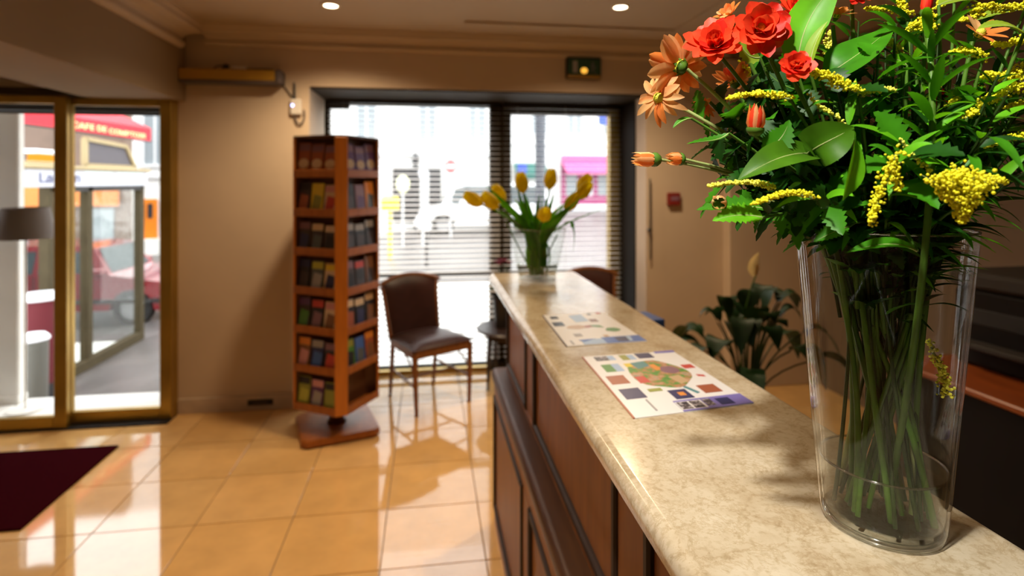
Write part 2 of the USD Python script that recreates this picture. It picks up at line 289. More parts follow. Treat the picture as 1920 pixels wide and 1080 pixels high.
M('wall_far', cat_([bx(-1.76, -0.835, YW, 4.98, 0, ZC), bx(-0.835, 1.67, YW, 4.98, 2.275, ZC), bx(1.67, 3.15, YW, 4.98, 0, ZC), bx(-3.7, -1.76, 4.16, 4.30, 2.205, ZC)]), 'wall_paint', kind='structure', label='cream plaster wall around the street window')
M('wall_left', cat_([bx(-3.8, -3.7, -2.7, 4.3, 0, ZC)]), 'wall_paint', kind='structure')
M('wall_right', bx(3.05, 3.15, -2.7, YW, 0, ZC), 'dim_wall_paint', kind='structure')
M('wall_back', bx(-3.8, 3.15, -2.7, -2.6, 0, ZC), 'wall_paint', kind='structure')
M('ceiling', cat_([bx(-3.8, 0.24, -2.7, 4.98, ZC, ZC + .12), bx(0.24, 1.72, 3.80, 4.98, ZC, ZC + .12), bx(1.72, 3.15, -2.7, 4.98, ZC, ZC + .12), bx(0.24, 1.72, -2.7, 1.9, ZC, ZC + .12), bx(0.24, 1.72, 1.9, 3.8, ZC + .014, ZC + .12)]), 'ceiling_paint', kind='structure')
prof = [(0, 2.535), (-.016, 2.535), (-.030, 2.543), (-.034, 2.556), (-.030, 2.566), (-.018, 2.570), (-.020, 2.585), (-.040, 2.600), (-.075, 2.608), (-.110, 2.610), (-.118, 2.614), (-.122, 2.640), (-.132, 2.644), (-.134, 2.66), (0, 2.66)]
M('trim_1', prism([(YW + a, z) for a, z in prof], 1.52 + 3.05, 'x', -1.52), 'cornice_paint', kind='structure', label='moulded cornice along the far wall')
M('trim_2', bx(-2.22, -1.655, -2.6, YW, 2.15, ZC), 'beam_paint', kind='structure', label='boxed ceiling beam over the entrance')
M('trim_3', prism([(-1.655 - a * 1.2, 2.66 - (2.66 - z) * 1.3) for a, z in prof], YW - .10 + 2.6, 'y', -2.6), 'cornice_paint', kind='structure', label='moulded cornice along the beam')
M('trim_4', bb(2.30, 3.05, 4.09, YW, 0, 2.545, .006), 'wall_paint', kind='structure', label='shallow pilaster in the far right corner')
M('baseboard_far', cat_([bb(-1.70, -0.835, YW - .015, YW, 0.0, 0.105), bb(1.67, 2.30, YW - .015, YW, 0.0, 0.105)]), 'skirting_stone', kind='structure')

# street window
w1 = thing('window_1', kind='structure')
M('soffit_shade_board', bb(-0.835, 1.67, 4.215, 4.80, 2.262, 2.276, .002), 'dark_bronze', w1)  # dark board added to keep the unlit recess underside dark
M('jamb_shade_strip', bb(1.662, 1.671, 4.42, 4.80, 0, 2.262, .002), 'reveal_shade', w1)  # added dark strip standing in for shade on the right reveal
M('frame_head', bb(-0.835, 1.67, 4.80, 4.90, 2.235, 2.275), 'dark_bronze', w1)
M('frame_jamb', bb(-0.835, -0.80, 4.80, 4.90, 0.0, 2.235), 'dark_bronze', w1)
M('frame_jamb', bb(1.575, 1.67, 4.80, 4.90, 0.0, 2.235), 'brass', w1)
M('mullion', bb(0.52, 0.70, 4.79, 4.91, 0.0, 2.235), 'dark_bronze', w1)
M('door_head', bb(0.70, 1.575, 4.81, 4.89, 2.175, 2.235), 'dark_bronze', w1)
M('transom', bb(-0.80, 0.52, 4.81, 4.89, 0.80, 0.835), 'black_metal', w1)
M('transom', bb(0.70, 1.575, 4.81, 4.89, 0.80, 0.83), 'black_metal', w1)
M('sill', bb(-0.80, 0.52, 4.77, 4.92, 0.0, 0.035), 'brass', w1)
M('sill', bb(0.70, 1.575, 4.77, 4.92, 0.0, 0.035), 'brass', w1)
M('pane', bx(-0.80, 0.52, 4.845, 4.851, 0.835, 2.235), 'window_glass', w1)
M('pane', bx(-0.80, 0.52, 4.845, 4.851, 0.035, 0.80), 'window_glass', w1)
M('pane', bx(0.70, 1.575, 4.845, 4.851, 0.83, 2.175), 'window_glass', w1)
M('pane', bx(0.70, 1.575, 4.845, 4.851, 0.035, 0.80), 'window_glass', w1)
M('shutter_box', bb(-0.80, -0.64, 4.815, 4.843, 2.195, 2.235), 'black_metal', w1)

def blind(xa, xb, label, tilt, n=50):
    b = thing('venetian_blind', label, 'window blind', (0, 0, 0), 0, 'venetian blinds on the street window')
    ztop, pitch, wd, tilt = 2.262, 0.0428, 0.038, math.radians(tilt)
    M('head_rail', bb(xa, xb, 4.735, 4.775, 2.235, 2.27), 'black_metal', b)
    for k in range(n):
        z = ztop - .045 - k * pitch
        if z < .10: break
        # slightly cambered slat, room edge lower
        y = np.linspace(-wd / 2, wd / 2, 4); zz = y * math.tan(tilt) + .0016 * (1 - (y / (wd / 2)) ** 2)
        v = np.array([[x, 4.755 + yy, z + q] for x in (xa, xb) for yy, q in zip(y, zz)]); v = np.vstack([v, v - [0, 0, .0009]])
        f = np.vstack([grid_faces(2, 4), grid_faces(2, 4)[:, ::-1] + 8, [[0, 8, 12], [0, 12, 4], [3, 7, 15], [3, 15, 11]]])
        M('slat', (v, f), 'slat_paint', b)
    M('bottom_rail', bb(xa, xb, 4.735, 4.775, .062, .086), 'black_metal', b)
    for x in (xa + .12, (xa + xb) / 2 + .02, xb - .12): M('cord', tube([(x, 4.735, 2.24), (x, 4.735, .07)], .0009, 5), 'plastic_white', b)
    return b
blind(-0.80, 0.60, 'wide white venetian blind hanging behind the brochure rack and the leather chair', 14)
blind(0.625, 1.655, 'narrow white venetian blind hanging behind the yellow tulips', 4)
wand = thing('blind_wand', 'thin dark blind control rod hanging at the right window jamb', 'rod')
M('rod', tube([(1.69, 4.17, 1.62), (1.692, 4.165, 1.0)], .006, 8), 'plastic_black', wand, True)
M('bracket', bb(1.675, 1.70, 4.155, 4.20, 1.22, 1.235), 'plastic_black', wand)

# entrance sliding doors
def leaf_door(name, xa, xb, y, zt, sw=.075):
    d = thing(name, kind='structure')
    M('stile', bb(xa, xa + sw, y, y + .045, 0.0, zt), 'brass', d); M('stile', bb(xb - sw, xb, y, y + .045, 0.0, zt), 'brass', d)
    M('bottom_rail', bb(xa + sw, xb - sw, y, y + .045, 0.012, .085), 'brass', d); M('top_rail', bb(xa + sw, xb - sw, y, y + .045, zt - .05, zt), 'brass', d)
    M('pane', bx(xa + sw, xb - sw, y + .02, y + .026, .085, zt - .05), 'window_glass', d)
leaf_door('door_1', -2.39, -1.705, 4.105, 2.15)
M('trim_7', bb(-1.775, -1.70, 4.152, 4.199, 0, 2.15), 'brass', kind='structure', label='brass jamb of the sliding doors')
leaf_door('door_2', -3.25, -2.31, 4.045, 2.15)
M('trim_5', bb(-3.7, -1.70, 4.03, 4.16, 2.152, 2.20), 'dark_bronze', kind='structure', label='dark sliding door track above the entrance')
M('trim_6', bb(-3.7, -1.70, 4.03, 4.17, -0.003, 0.010), 'black_metal', kind='structure', label='dark floor track of the sliding doors')
M('entrance_mat', bb(-2.75, -1.845, 2.90, 3.735, 0.0, 0.012, .005), 'mat_pile', label='dark burgundy entrance mat on the tiles inside the sliding doors', cat='doormat')

# ceiling lamps
def downlight(x, y, z, label, power, group='recessed ceiling spotlights', tint=None, cone=45.0, aim=None):
    d = thing('ceiling_spotlight', label, 'ceiling light', (x, y, z), 0, group)
    M('ring', lathe([(.040, -.001), (.042, -.006), (.052, -.007), (.056, -.003), (.056, 0.0), (.04, 0.0)], 32), 'lamp_ring', d, True)
    M('lens', lathe([(0.0001, -.002), (.040, -.002), (.040, -.0045), (.0001, -.0045)], 32), 'lamp_lens', d)
    L = UsdLux.SphereLight.Define(stage, d + '/bulb'); L.AddTranslateOp().Set(Gf.Vec3d(0, 0, -.05))
    if aim is not None:     # added bouquet lamp, turned towards its target
        R = frame(-(np.array(aim) - np.array([x, y, z - .05]))); m = np.eye(4); m[:3, :3] = R.T
        q = Gf.Matrix4d(*m.ravel().tolist()).ExtractRotation().GetQuat(); L.AddOrientOp(UsdGeom.XformOp.PrecisionDouble).Set(q)
    L.CreateRadiusAttr(.04); sp = UsdLux.ShapingAPI.Apply(L.GetPrim()); sp.CreateShapingConeAngleAttr(cone); sp.CreateShapingConeSoftnessAttr(0.9); L.CreateIntensityAttr(power); L.CreateColorAttr(Gf.Vec3f(*(tint or LAMP['color'])))
    return d
P0 = LAMP['power']
downlight(-0.58, 3.54, ZC, 'recessed spotlight in the ceiling above the brochure rack', P0 * 25, cone=74.0)
downlight(1.17, 3.36, ZC + .014, 'recessed spotlight in the ceiling recess left of the flowers', P0 * 25, cone=74.0)
downlight(-0.75, 1.7, ZC, 'unseen fill spotlight added in the ceiling over the open tiled floor', P0 * 14, cone=52.0)  # added out of view to light the floor and rack
downlight(0.20, 1.45, ZC, 'unseen fill spotlight added in the ceiling over the middle of the counter', P0 * 9, cone=46.0)  # added out of view to light the worktop
downlight(-1.0, -0.3, ZC, 'unseen fill spotlight added in the ceiling over the floor nearest the camera', P0 * 13, cone=46.0)  # added behind the camera as fill light
downlight(-0.12, 0.18, ZC, 'unseen key spotlight added in the ceiling and aimed at the bouquet', P0 * 36, tint=(1.0, 0.95, 0.85), cone=27.0, aim=(0.50, 0.60, 1.52))  # added out of view in place of a flash-like frontal key

# ------------------------------------------------------------------ reception counter
CT = 1.165
ct = thing('reception_counter', 'long dark wooden reception counter with panelled front and dark moulded ledge', 'counter')
M('carcass', cat_([bx(0.322, 0.68, -1.2, 2.63, 0, 0.655), bx(0.377, 0.68, -1.2, 2.63, 0.655, 1.12)]), 'counter_groove', ct)
def face(x, ya, yb, za, zb, mat='counter_wood', name='panel', b=.005): M(name, bb(x, x + .02, ya, yb, za, zb, b), mat, ct)
UX, LX, G = 0.363, 0.308, 0.016
face(UX, -1.2, 2.64, 1.055, 1.12, name='top_rail'); face(UX, -1.2, 2.64, 0.715, 0.745, name='rail')
ups = [(2.085, 2.60), (1.06, 1.94), (0.035, 0.915), (-0.99, -0.11)]
def framed(x, a, b, za, zb):
    face(x + .005, a + .02, b - .02, za + .02, zb - .02)
    M('moulding', cat_([bb(x - .007, x + .02, a, a + .024, za, zb, .006), bb(x - .007, x + .02, b - .024, b, za, zb, .006), bb(x - .007, x + .02, a + .024, b - .024, za, za + .024, .006), bb(x - .007, x + .02, a + .024, b - .024, zb - .024, zb, .006)]), 'counter_groove', ct)
for a, b in ups: framed(UX, a, b, .745, 1.055)
for a, b in ((2.60, 2.64), (1.94, 2.085), (0.915, 1.06), (-0.11, 0.035), (-1.2, -.99)): face(UX, a, b, .745, 1.055, name='stile')
face(LX, -1.2, 2.66, .60, .66, name='rail'); face(LX, -1.2, 2.66, 0.0, .07, name='plinth')
lows = [(1.845, 2.655), (0.87, 1.725), (-0.105, 0.75), (-1.08, -0.225)]
for a, b in lows: framed(LX, a, b, .07, .60)
for a, b in ((1.725, 1.845), (0.75, 0.87), (-0.225, -0.105), (-1.2, -1.08)): face(LX, a, b, .07, .60, name='stile')
M('end_panel', cat_([bb(LX + .012, .68, 2.63, 2.65, 0, .66), bb(UX + .012, .68, 2.63, 2.65, .66, 1.12)]), 'counter_wood', ct)
M('ledge', prism([(.300, .668), (.296, .685), (.297, .703), (.305, .714), (.320, .718), (.377, .718), (.377, .656), (.316, .656)], 2.67 + 1.2, 'y', -1.2), 'counter_ledge', ct, 40)
prof = [(.283, CT - .022)] + [(.283 + .021 * (1 - math.cos(t)), CT - .022 + .022 * math.sin(t)) for t in np.linspace(.2, math.pi / 2, 8)] + [(.690, CT), (.704, CT - .006), (.710, CT - .02), (.704, CT - .040), (.69, CT - .045), (.297, CT - .045), (.286, CT - .036)]
wt = M('worktop', prism(prof, 2.67 + 1.2, 'y', -1.2), 'marble', smooth=35, label='beige veined marble worktop with rounded edge on the reception counter', cat='worktop')

# ------------------------------------------------------------------ printed maps on the worktop
def sheet(label, corners, items, edge=None):
    """corners: far-left, far-right, near-right, near-left (x, y); items in sheet coordinates u right, v towards the viewer"""
    s = thing('leaflet', label, 'leaflet', (0, 0, CT))
    c = [np.array(p) for p in corners]
    P = lambda u, v: (1 - v) * ((1 - u) * c[0] + u * c[1]) + v * ((1 - u) * c[3] + u * c[2])
    def quad(poly, z0, z1):
        q = [P(u, v) for u, v in poly]; n = len(q)
        v = np.array([[*p, z] for z in (z0, z1) for p in q])
        f = [[0, k + 1, k] for k in range(1, n - 1)] + [[n, n + k, n + k + 1] for k in range(1, n - 1)]
        for k in range(n): f += [[k, (k + 1) % n, n + (k + 1) % n], [k, n + (k + 1) % n, n + k]]
        return v, np.array(f)
    s0, s = s, M('paper', quad([(0, 1), (1, 1), (1, 0), (0, 0)], .0003, .0016), 'white_paper', s)
    if edge: M('folded_edge', quad([(-.012, 1.0), (.004, 1.0), (.004, .0), (-.012, 0)], .0002, .0019), edge, s0)
    for n, (name, mat, g) in enumerate(items):
        if len(g) == 4 and not hasattr(g[0], '__len__'):
            u0, u1, v0, v1 = g; g = [(u0, v1), (u1, v1), (u1, v0), (u0, v0)]
        else: g = g[::-1]
        M(name, quad(g, .0016, .0018 + .00004 * n), mat, s)
ell = lambda cu, cv, a, b, n=26, w=0.06, ph=0: [(cu + a * (1 + w * math.sin(3 * t + ph)) * math.cos(t), cv + b * (1 + w * math.sin(5 * t + ph)) * math.sin(t)) for t in np.linspace(0, 2 * math.pi, n, endpoint=False)]
pic = 'printed_picture'
sheet('tourist leaflet with large oval green park map, the nearer of two on the worktop', [(.378, 1.362), (.618, 1.378), (.630, 1.030), (.374, .996)], [
    (pic, 'photo_print', (.10, .24, .02, .11)), (pic, 'print_skyblue', (.24, .31, .02, .11)), (pic, 'print_olive', (.37, .45, .02, .13)), (pic, 'print_skyblue', (.45, .52, .03, .13)), (pic, 'print_navy', (.55, .72, .01, .12)),
    (pic, 'print_green', (.10, .20, .19, .33)), (pic, 'print_skyblue', (.20, .28, .19, .33)), (pic, 'print_rust', (.05, .22, .40, .54)), (pic, 'print_navy', (.06, .24, .62, .77)),
    ('map_print', 'map_green', ell(.56, .42, .28, .25, ph=1)), (pic, 'print_yellow', (.33, .40, .20, .27)), (pic, 'print_red', (.30, .40, .45, .56)), (pic, 'print_teal', [(.40, .20), (.55, .18), (.56, .28), (.42, .32)]), (pic, 'print_orange', [(.56, .26), (.62, .25), (.64, .36), (.57, .38)]),
    (pic, 'print_tan', [(.60, .50), (.72, .48), (.74, .60), (.64, .63)]), (pic, 'print_mauve', ell(.70, .38, .09, .07)), (pic, 'print_red', (.86, .97, .31, .38)), (pic, 'print_red', [(.88, .50), (.94, .52), (.94, .55), (.88, .53)]),
    (pic, 'print_navy', (.45, .61, .71, .84)), (pic, 'print_orange', (.51, .57, .75, .80)), (pic, 'print_rust', (.74, .90, .68, .80)), (pic, 'print_olive', (.30, .42, .66, .70)), (pic, 'print_teal', [(.62, .68), (.65, .67), (.70, .78), (.67, .79)]),
    ('printed_band', 'print_violet', (.40, 1.0, .86, 1.0)), ('printed_band', 'white_paper', (.40, .62, .88, .985)), (pic, 'photo_print', (.41, .50, .885, .98)), (pic, 'photo_print', (.515, .605, .885, .98)), (pic, 'photo_print', (.63, .70, .88, .97)), (pic, 'print_navy', (.74, .86, .89, .98)),
    ('printed_band', 'print_violet', (.78, 1.0, 0.0, .035)), (pic, 'print_grey', (.20, .215, .80, .95))], 'print_rust')
sheet('pale tourist leaflet with blue bottom band, the farther of two on the worktop', [(.367, 1.805), (.573, 1.821), (.588, 1.472), (.361, 1.455)], [
    (pic, 'print_black', (.08, .20, .07, .17)), (pic, 'print_black', (.04, .20, .28, .42)), (pic, 'print_black', (.70, .76, .03, .09)), (pic, 'print_brown', (.62, .74, .24, .34)), (pic, 'print_skyblue', [(.38, .08), (.60, .05), (.60, .30), (.40, .32)]),
    ('map_print', 'print_tan', ell(.33, .48, .14, .06)), ('map_print', 'print_rust', [(.44, .46), (.56, .44), (.56, .50), (.46, .52)]), ('map_print', 'print_green', [(.54, .44), (.68, .46), (.70, .54), (.56, .50)]), ('map_print', 'print_green', ell(.78, .62, .10, .06)),
    (pic, 'print_grey', (.20, .30, .68, .76)), (pic, 'print_tan', (.56, .62, .76, .82)), (pic, 'print_grey', (.08, .11, .86, .96)),
    ('printed_band', 'print_skyblue', (.22, .58, .86, .985)), ('printed_band', 'print_blue', [(.20, .86), (.42, .85), (.24, .93)]), ('printed_band', 'print_blue', (.50, 1.0, .83, .99)), (pic, 'print_navy', (.66, .82, .85, .97)), (pic, 'print_skyblue', [(.82, .84), (.88, .84), (.84, .97), (.80, .97)]), (pic, 'print_red', (.86, .93, .02, .06))], 'card_dark')

# ------------------------------------------------------------------ chairs and table by the window
def make_chair(label, loc, rot):
    """faces local +y; seat centre at the origin"""
    t = thing('dining_chair', label, 'chair', loc, rot, 'dark leather chairs by the street window')
    for sx in (-1, 1):
        M('leg', tube([(sx * .215, .205, 0), (sx * .222, .203, .22), (sx * .225, .20, .43)], [.013, .018, .021], 8), 'chair_wood', t, 40)
        M('leg', tube([(sx * .185, -.255, 0), (sx * .185, -.225, .22), (sx * .185, -.205, .44)], [.012, .016, .019], 8), 'chair_wood', t, 40)
    for sx in (-1, 1):
        M('seat_rail', xform(bb(-.012, .012, -.195, .195, .385, .445), np.array([[1, sx * .09, 0], [0, 1, 0], [0, 0, 1.]]), (sx * .208, 0, 0)), 'chair_wood', t)
        # bracket brace curving from the leg to the rail
        M('brace', tube(bez([(sx * .22, .185, .27), (sx * .20, .06, .37), (sx * .195, -.04, .385)]), .007, 6), 'chair_wood', t, 40)
        M('stretcher', tube([(sx * .218, .20, .19), (sx * .185, -.23, .21)], .009, 7), 'chair_wood', t, 40)
    M('seat_rail', bb(-.225, .225, .185, .21, .385, .445), 'chair_wood', t); M('seat_rail', bb(-.185, .185, -.215, -.195, .385, .445), 'chair_wood', t)
    M('stretcher', tube(bez([(-.2, .0, .2), (0, .03, .2), (.2, .0, .2)]), .009, 7), 'chair_wood', t, 40)
    # padded seat: grid pillow, wider at the front
    n = 15; g = np.linspace(-1, 1, n); top = []
    for j in g:
        for i in g:
            w = .232 + .022 * j
            e = max(abs(i), abs(j)); top.append((i * w, j * .215 + .005, .452 + .048 * (1 - abs(i) ** 4) * (1 - abs(j) ** 4) ** .7))
    top = np.array(top); bot = top.copy(); bot[:, 2] = .447
    ring = [k for k in range(n)] + [k * n + n - 1 for k in range(1, n)] + [n * n - 1 - k for k in range(1, n)] + [(n - 1 - k) * n for k in range(1, n - 1)]
    f = [grid_faces(n, n), grid_faces(n, n)[:, ::-1] + n * n] + [np.array([[ring[k], k2 + n * n, ring[(k + 1) % len(ring)]], [ring[k], ring[k] + n * n, k2 + n * n]]) for k in range(len(ring)) for k2 in [ring[(k + 1) % len(ring)]]]
    M('seat_cushion', (np.vstack([top, bot]), np.vstack(f)), 'chair_leather', t, 60)
    # upholstered back, slightly raked and curved, arched at the top and flared at the shoulders
    def back(u, v, off):
        w = .195 + .028 * v + .012 * max(0, (v - .82) / .18); z = .43 + v * (.40 + .045 * (1 - u * u)); y = -.205 - .085 * v - .03 * (1 - u * u) + off
        return (u * w, y, z)
    m = 13; us = np.linspace(-1, 1, m); vs = np.linspace(0.03, 1, 12)
    fr = np.array([back(u, v, .030 * (1 - abs(u) ** 5) * min(1, 6 * (1 - v) + .25)) for v in vs for u in us]); re = np.array([back(u, v, -.018) for v in vs for u in us])
    k = len(fr); r = 12
    ring = list(range(m)) + [i * m + m - 1 for i in range(1, r)] + [r * m - 1 - i for i in range(1, m)] + [(r - 1 - i) * m for i in range(1, r - 1)]
    f = [grid_faces(r, m), grid_faces(r, m)[:, ::-1] + k] + [np.array([[ring[i], ring[(i + 1) % len(ring)] + k, ring[(i + 1) % len(ring)]], [ring[i], ring[i] + k, ring[(i + 1) % len(ring)] + k]]) for i in range(len(ring))]
    M('back_pad', (np.vstack([fr, re]), np.vstack(f)), 'chair_leather', t, 50)
    for sx in (-1, 1): M('back_post', tube([back(sx * 1.03, v, -.004) for v in np.linspace(0, .97, 10)], np.linspace(.017, .013, 10), 8), 'chair_wood', t, 40)
    M('crest_rail', tube([back(u, 1.012, .002) for u in np.linspace(-1.12, 1.12, 17)], [.010] + [.016] * 15 + [.010], 8), 'chair_wood', t, 40)
    return t
make_chair('dark leather chair with orange-brown wooden legs between brochure rack and counter', (0.005, 4.20, 0), -150)
make_chair('dark leather chair whose arched back shows above the right end of the counter', (1.35, 4.26, 0), -172)

tb = thing('side_table', 'low dark side table half hidden behind the far end of the counter', 'table', (0.64, 4.42, 0))
M('tabletop', lathe([(.0001, .43), (.24, .43), (.262, .436), (.27, .446), (.262, .456), (.0001, .458)], 40), 'dark_table_wood', tb, 40)
for k in range(4):
    a = math.radians(28 + 90 * k); c, s = math.cos(a), math.sin(a)
    M('leg', tube([(.215 * c, .215 * s, 0), (.205 * c, .205 * s, .25), (.19 * c, .19 * s, .432)], [.010, .017, .022], 8), 'dark_table_wood', tb, 40)
M('apron', lathe([(.19, .38), (.20, .38), (.20, .432), (.19, .432), (.19, .38)], 32), 'dark_table_wood', tb)

pk = thing('flower_pot', 'dark pot of dusky pink blooms on the low side table', 'flower pot', (0.575, 4.42, .458))
M('pot', lathe([(.0001, 0), (.055, 0), (.06, .01), (.08, .22), (.086, .225), (.084, .24), (.07, .24), (.068, .22), (.0001, .22)], 28), 'pot_dark', pk, 40)
rng = np.random.default_rng(5)
for k in range(7): M('stem', tube(bez([(rng.uniform(-.03, .03), rng.uniform(-.03, .03), .22), (rng.uniform(-.05, .05), rng.uniform(-.05, .05), .35), (.06 * math.cos(k), .06 * math.sin(k), .47 + .01 * (k % 3))]), .003, 5), 'stem_dark', pk, True)
for k in range(9):
    c = np.array([.075 * math.cos(k * 2.4) * (k / 9) ** .5, .075 * math.sin(k * 2.4) * (k / 9) ** .5, .49 + .03 * (1 - k / 9)]); ms = []
    for j in range(9):
        d = np.array([math.cos(j * .7 + k), math.sin(j * .7 + k), .8]); d /= np.linalg.norm(d)
        ms.append(blade(bez([c, c + d * .02, c + d * .034 + [0, 0, -.008]], 5), .026, (0, 0, 1), .2))
    M('bloom', cat_(ms), 'bloom_pink', pk, True)
for k in range(12):
    a = k * .9; p = np.array([.03 * math.cos(a), .03 * math.sin(a), .24 + .012 * k]); d = np.array([math.cos(a), math.sin(a), .5])
    M('leaf', blade(bez([p, p + d * .05, p + d * .10 - [0, 0, .03]], 7), .035, (0, 0, 1), .2), 'leaf_dark', pk, True)

# ------------------------------------------------------------------ revolving brochure rack
RX, RY, RR = -0.585, 3.80, -30.5
rk = thing('brochure_rack', 'tall revolving wooden brochure rack with seven tiers on a square foot', 'brochure rack', (RX, RY, 0))
L2, CH = .212, .053        # half side, chamfer cut
octo = lambda h, c: [(-h + c, -h), (h - c, -h), (h, -h + c), (h, h - c), (h - c, h), (-h + c, h), (-h, h - c), (-h, -h + c)]
spin = lambda m: rotz(m, RR)
M('foot', rotz(cat_([prism(octo(.235, .035), .032, 'z', 0.012), prism(octo(.228, .035), .006, 'z', .044)]), 16.5), 'rack_wood', rk)
for sx in (-1, 1):
    for sy in (-1, 1): M('glide', rotz(lathe([(.0001, 0), (.018, 0), (.018, .013), (.0001, .013)], 12, (sx * .17, sy * .17, 0)), 16.5), 'plastic_black', rk)
M('post', cat_([lathe([(.045, .045), (.045, .19), (.0001, .19)], 24), lathe([(.062, .05), (.062, .06), (.045, .075)], 24)]), 'rack_inner', rk, 30)
ZB, PT = .185, .2405
M('core', spin(bx(-.13, .13, -.13, .13, ZB, 1.87)), 'rack_inner', rk)
for k in range(8): M('shelf' if k < 7 else 'top_board', spin(prism(octo(L2, CH), .014, 'z', ZB + PT * k if k < 7 else 1.868)), 'rack_wood' if k < 7 else 'rack_inner', rk)
for k in range(4):
    # wide flat corner boards across the chamfers
    q = 45 + 90 * k
    M('corner_board', spin(rotz(bb(.2485, .2635, -.0385, .0385, ZB - .006, 1.872, .003), q)), 'rack_wood_light', rk)
for k in range(4): M('partition', spin(rotz(bx(.17, .249, -.005, .005, ZB, 1.868), 45 + 90 * k)), 'rack_inner', rk)
for side in range(4):
    for k in range(7): M('shelf_lip', spin(rotz(bb(-L2 + CH, L2 - CH, -L2 - .001, -L2 + .009, ZB + PT * k - .004, ZB + PT * k + .044, .002), 90 * side)), 'rack_wood', rk)
ORD = ['first', 'second', 'third', 'fourth', 'fifth', 'sixth', 'seventh']
# (base colour, upper band, lower picture, words) from the left in each tier, tiers from the top
LEFT = [[('print_rust', 'print_mauve', 'print_cream', 'rust leaflet with cream foot')] * 3,
        [('card_dark', 'print_black', 'print_rust', 'dark leaflet with red picture'), ('print_yellow', 'print_yellow', 'print_olive', 'yellow leaflet'), ('print_cream', 'print_pink', 'print_red', 'pink and white leaflet')],
        [('card_dark', 'print_mauve', 'print_navy', 'dark leaflet with mauve heading'), ('card_dark', 'print_cream', 'print_slate', 'dark leaflet with white heading'), ('card_dark', 'print_cream', 'print_black', 'black leaflet with white heading')],
        [('print_black', 'print_navy', 'card_dark', 'black leaflet'), ('print_slate', 'print_lime', 'print_grey', 'grey leaflet with lime heading'), ('print_cream', 'print_yellow', 'print_navy', 'white leaflet with yellow and blue heading')],
        [('card_dark', 'print_purple', 'print_green', 'dark leaflet with purple heading'), ('print_black', 'print_red', 'print_mauve', 'dark leaflet with red band'), ('print_cream', 'print_pink', 'print_brown', 'cream leaflet with brown tower picture')],
        [('print_brown', 'print_orange', 'print_pink', 'brown leaflet with orange heading'), ('print_navy', 'print_grey', 'print_blue', 'navy leaflet with grey and blue picture'), ('print_black', 'print_mauve', 'print_red', 'black leaflet with red picture')],
        [('print_olive', 'print_black', 'print_lime', 'olive leaflet'), ('print_purple', 'print_pink', 'print_grey', 'purple leaflet with pink heading'), ('print_olive', 'print_black', 'print_olive', 'dark olive leaflet')]]
RIGHT = [[('print_purple', 'print_mauve', 'print_tan', 'purplish leaflet with tan foot')] * 3,
         [('print_black', 'print_black', 'card_dark', 'black leaflet'), ('print_mauve', 'print_mauve', 'print_purple', 'mauve leaflet'), ('print_orange', 'print_orange', 'print_slate', 'orange leaflet')],
         [('print_black', 'print_grey', 'card_dark', 'black leaflet with pale spot')] * 3,
         [('card_dark', 'print_mauve', 'print_black', 'dark leaflet'), ('card_dark', 'print_red', 'print_black', 'dark leaflet with round red picture'), ('print_brown', 'print_brown', 'card_dark', 'brown leaflet')],
         [('print_black', 'print_cream', 'print_rust', 'black leaflet with white heading'), ('print_black', 'print_cream', 'print_navy', 'black leaflet with cream heading'), ('print_black', 'print_tan', 'print_brown', 'black leaflet with tan heading')],
         [('print_green', 'print_olive', 'print_black', 'green leaflet'), ('print_blue', 'print_blue', 'print_slate', 'blue leaflet'), ('print_rust', 'print_orange', 'print_brown', 'rust orange leaflet')]]
for side, face_, word in ((0, LEFT, 'left'), (1, RIGHT, 'right')):
    for ti, row in enumerate(face_):
        zb = ZB + PT * (6 - ti) + .0145
        for ci, (base, band, pict, words) in enumerate(row):
            hgt = (.198, .195, .19, .196, .20, .19, .185)[ti] * (1 - .05 * ((ci * 7 + ti * 3 + side) % 3))
            x = (-1, 0, 1)[ci] * .103
            t = thing('leaflet', f"{words}, {('left', 'middle', 'right')[ci]} in {ORD[ti]} tier from top, rack's {word} face", 'leaflet', (RX, RY, 0), RR + 90 * side, 'leaflets in the revolving rack')
            lean = math.radians(7); R = np.array([[1, 0, 0], [0, math.cos(lean), math.sin(lean)], [0, -math.sin(lean), math.cos(lean)]])
            T = (x, -L2 + .017, zb + .002)
            hw = .046
            t = M('cover', xform(bb(-hw, hw, 0, .006, 0, hgt, .0012), R, T), base, t)
            M('printed_heading', xform(bx(-hw * .93, hw * .93, -.0006, 0, hgt * .74, hgt * .965), R, T), band, t)
            if side == 0 and ti == 0 or pict in ('print_cream', 'print_tan'): poly = [(hw * .86 * math.cos(a), hgt * .34 + hgt * .16 * math.sin(a)) for a in np.linspace(0, 2 * math.pi, 14, endpoint=False)]
            elif ti == 3 and side == 1 and ci == 1: poly = [(hw * .8 * math.cos(a), hgt * .5 + hgt * .2 * math.sin(a)) for a in np.linspace(0, 2 * math.pi, 14, endpoint=False)]
            else: poly = [(-hw * .85, hgt * .12), (hw * .6, hgt * .12), (hw * .86, hgt * .55), (-hw * .5, hgt * .62)]
            M('printed_picture', xform(prism(poly, .0007, 'y', -.0007), R, T), pict, t)

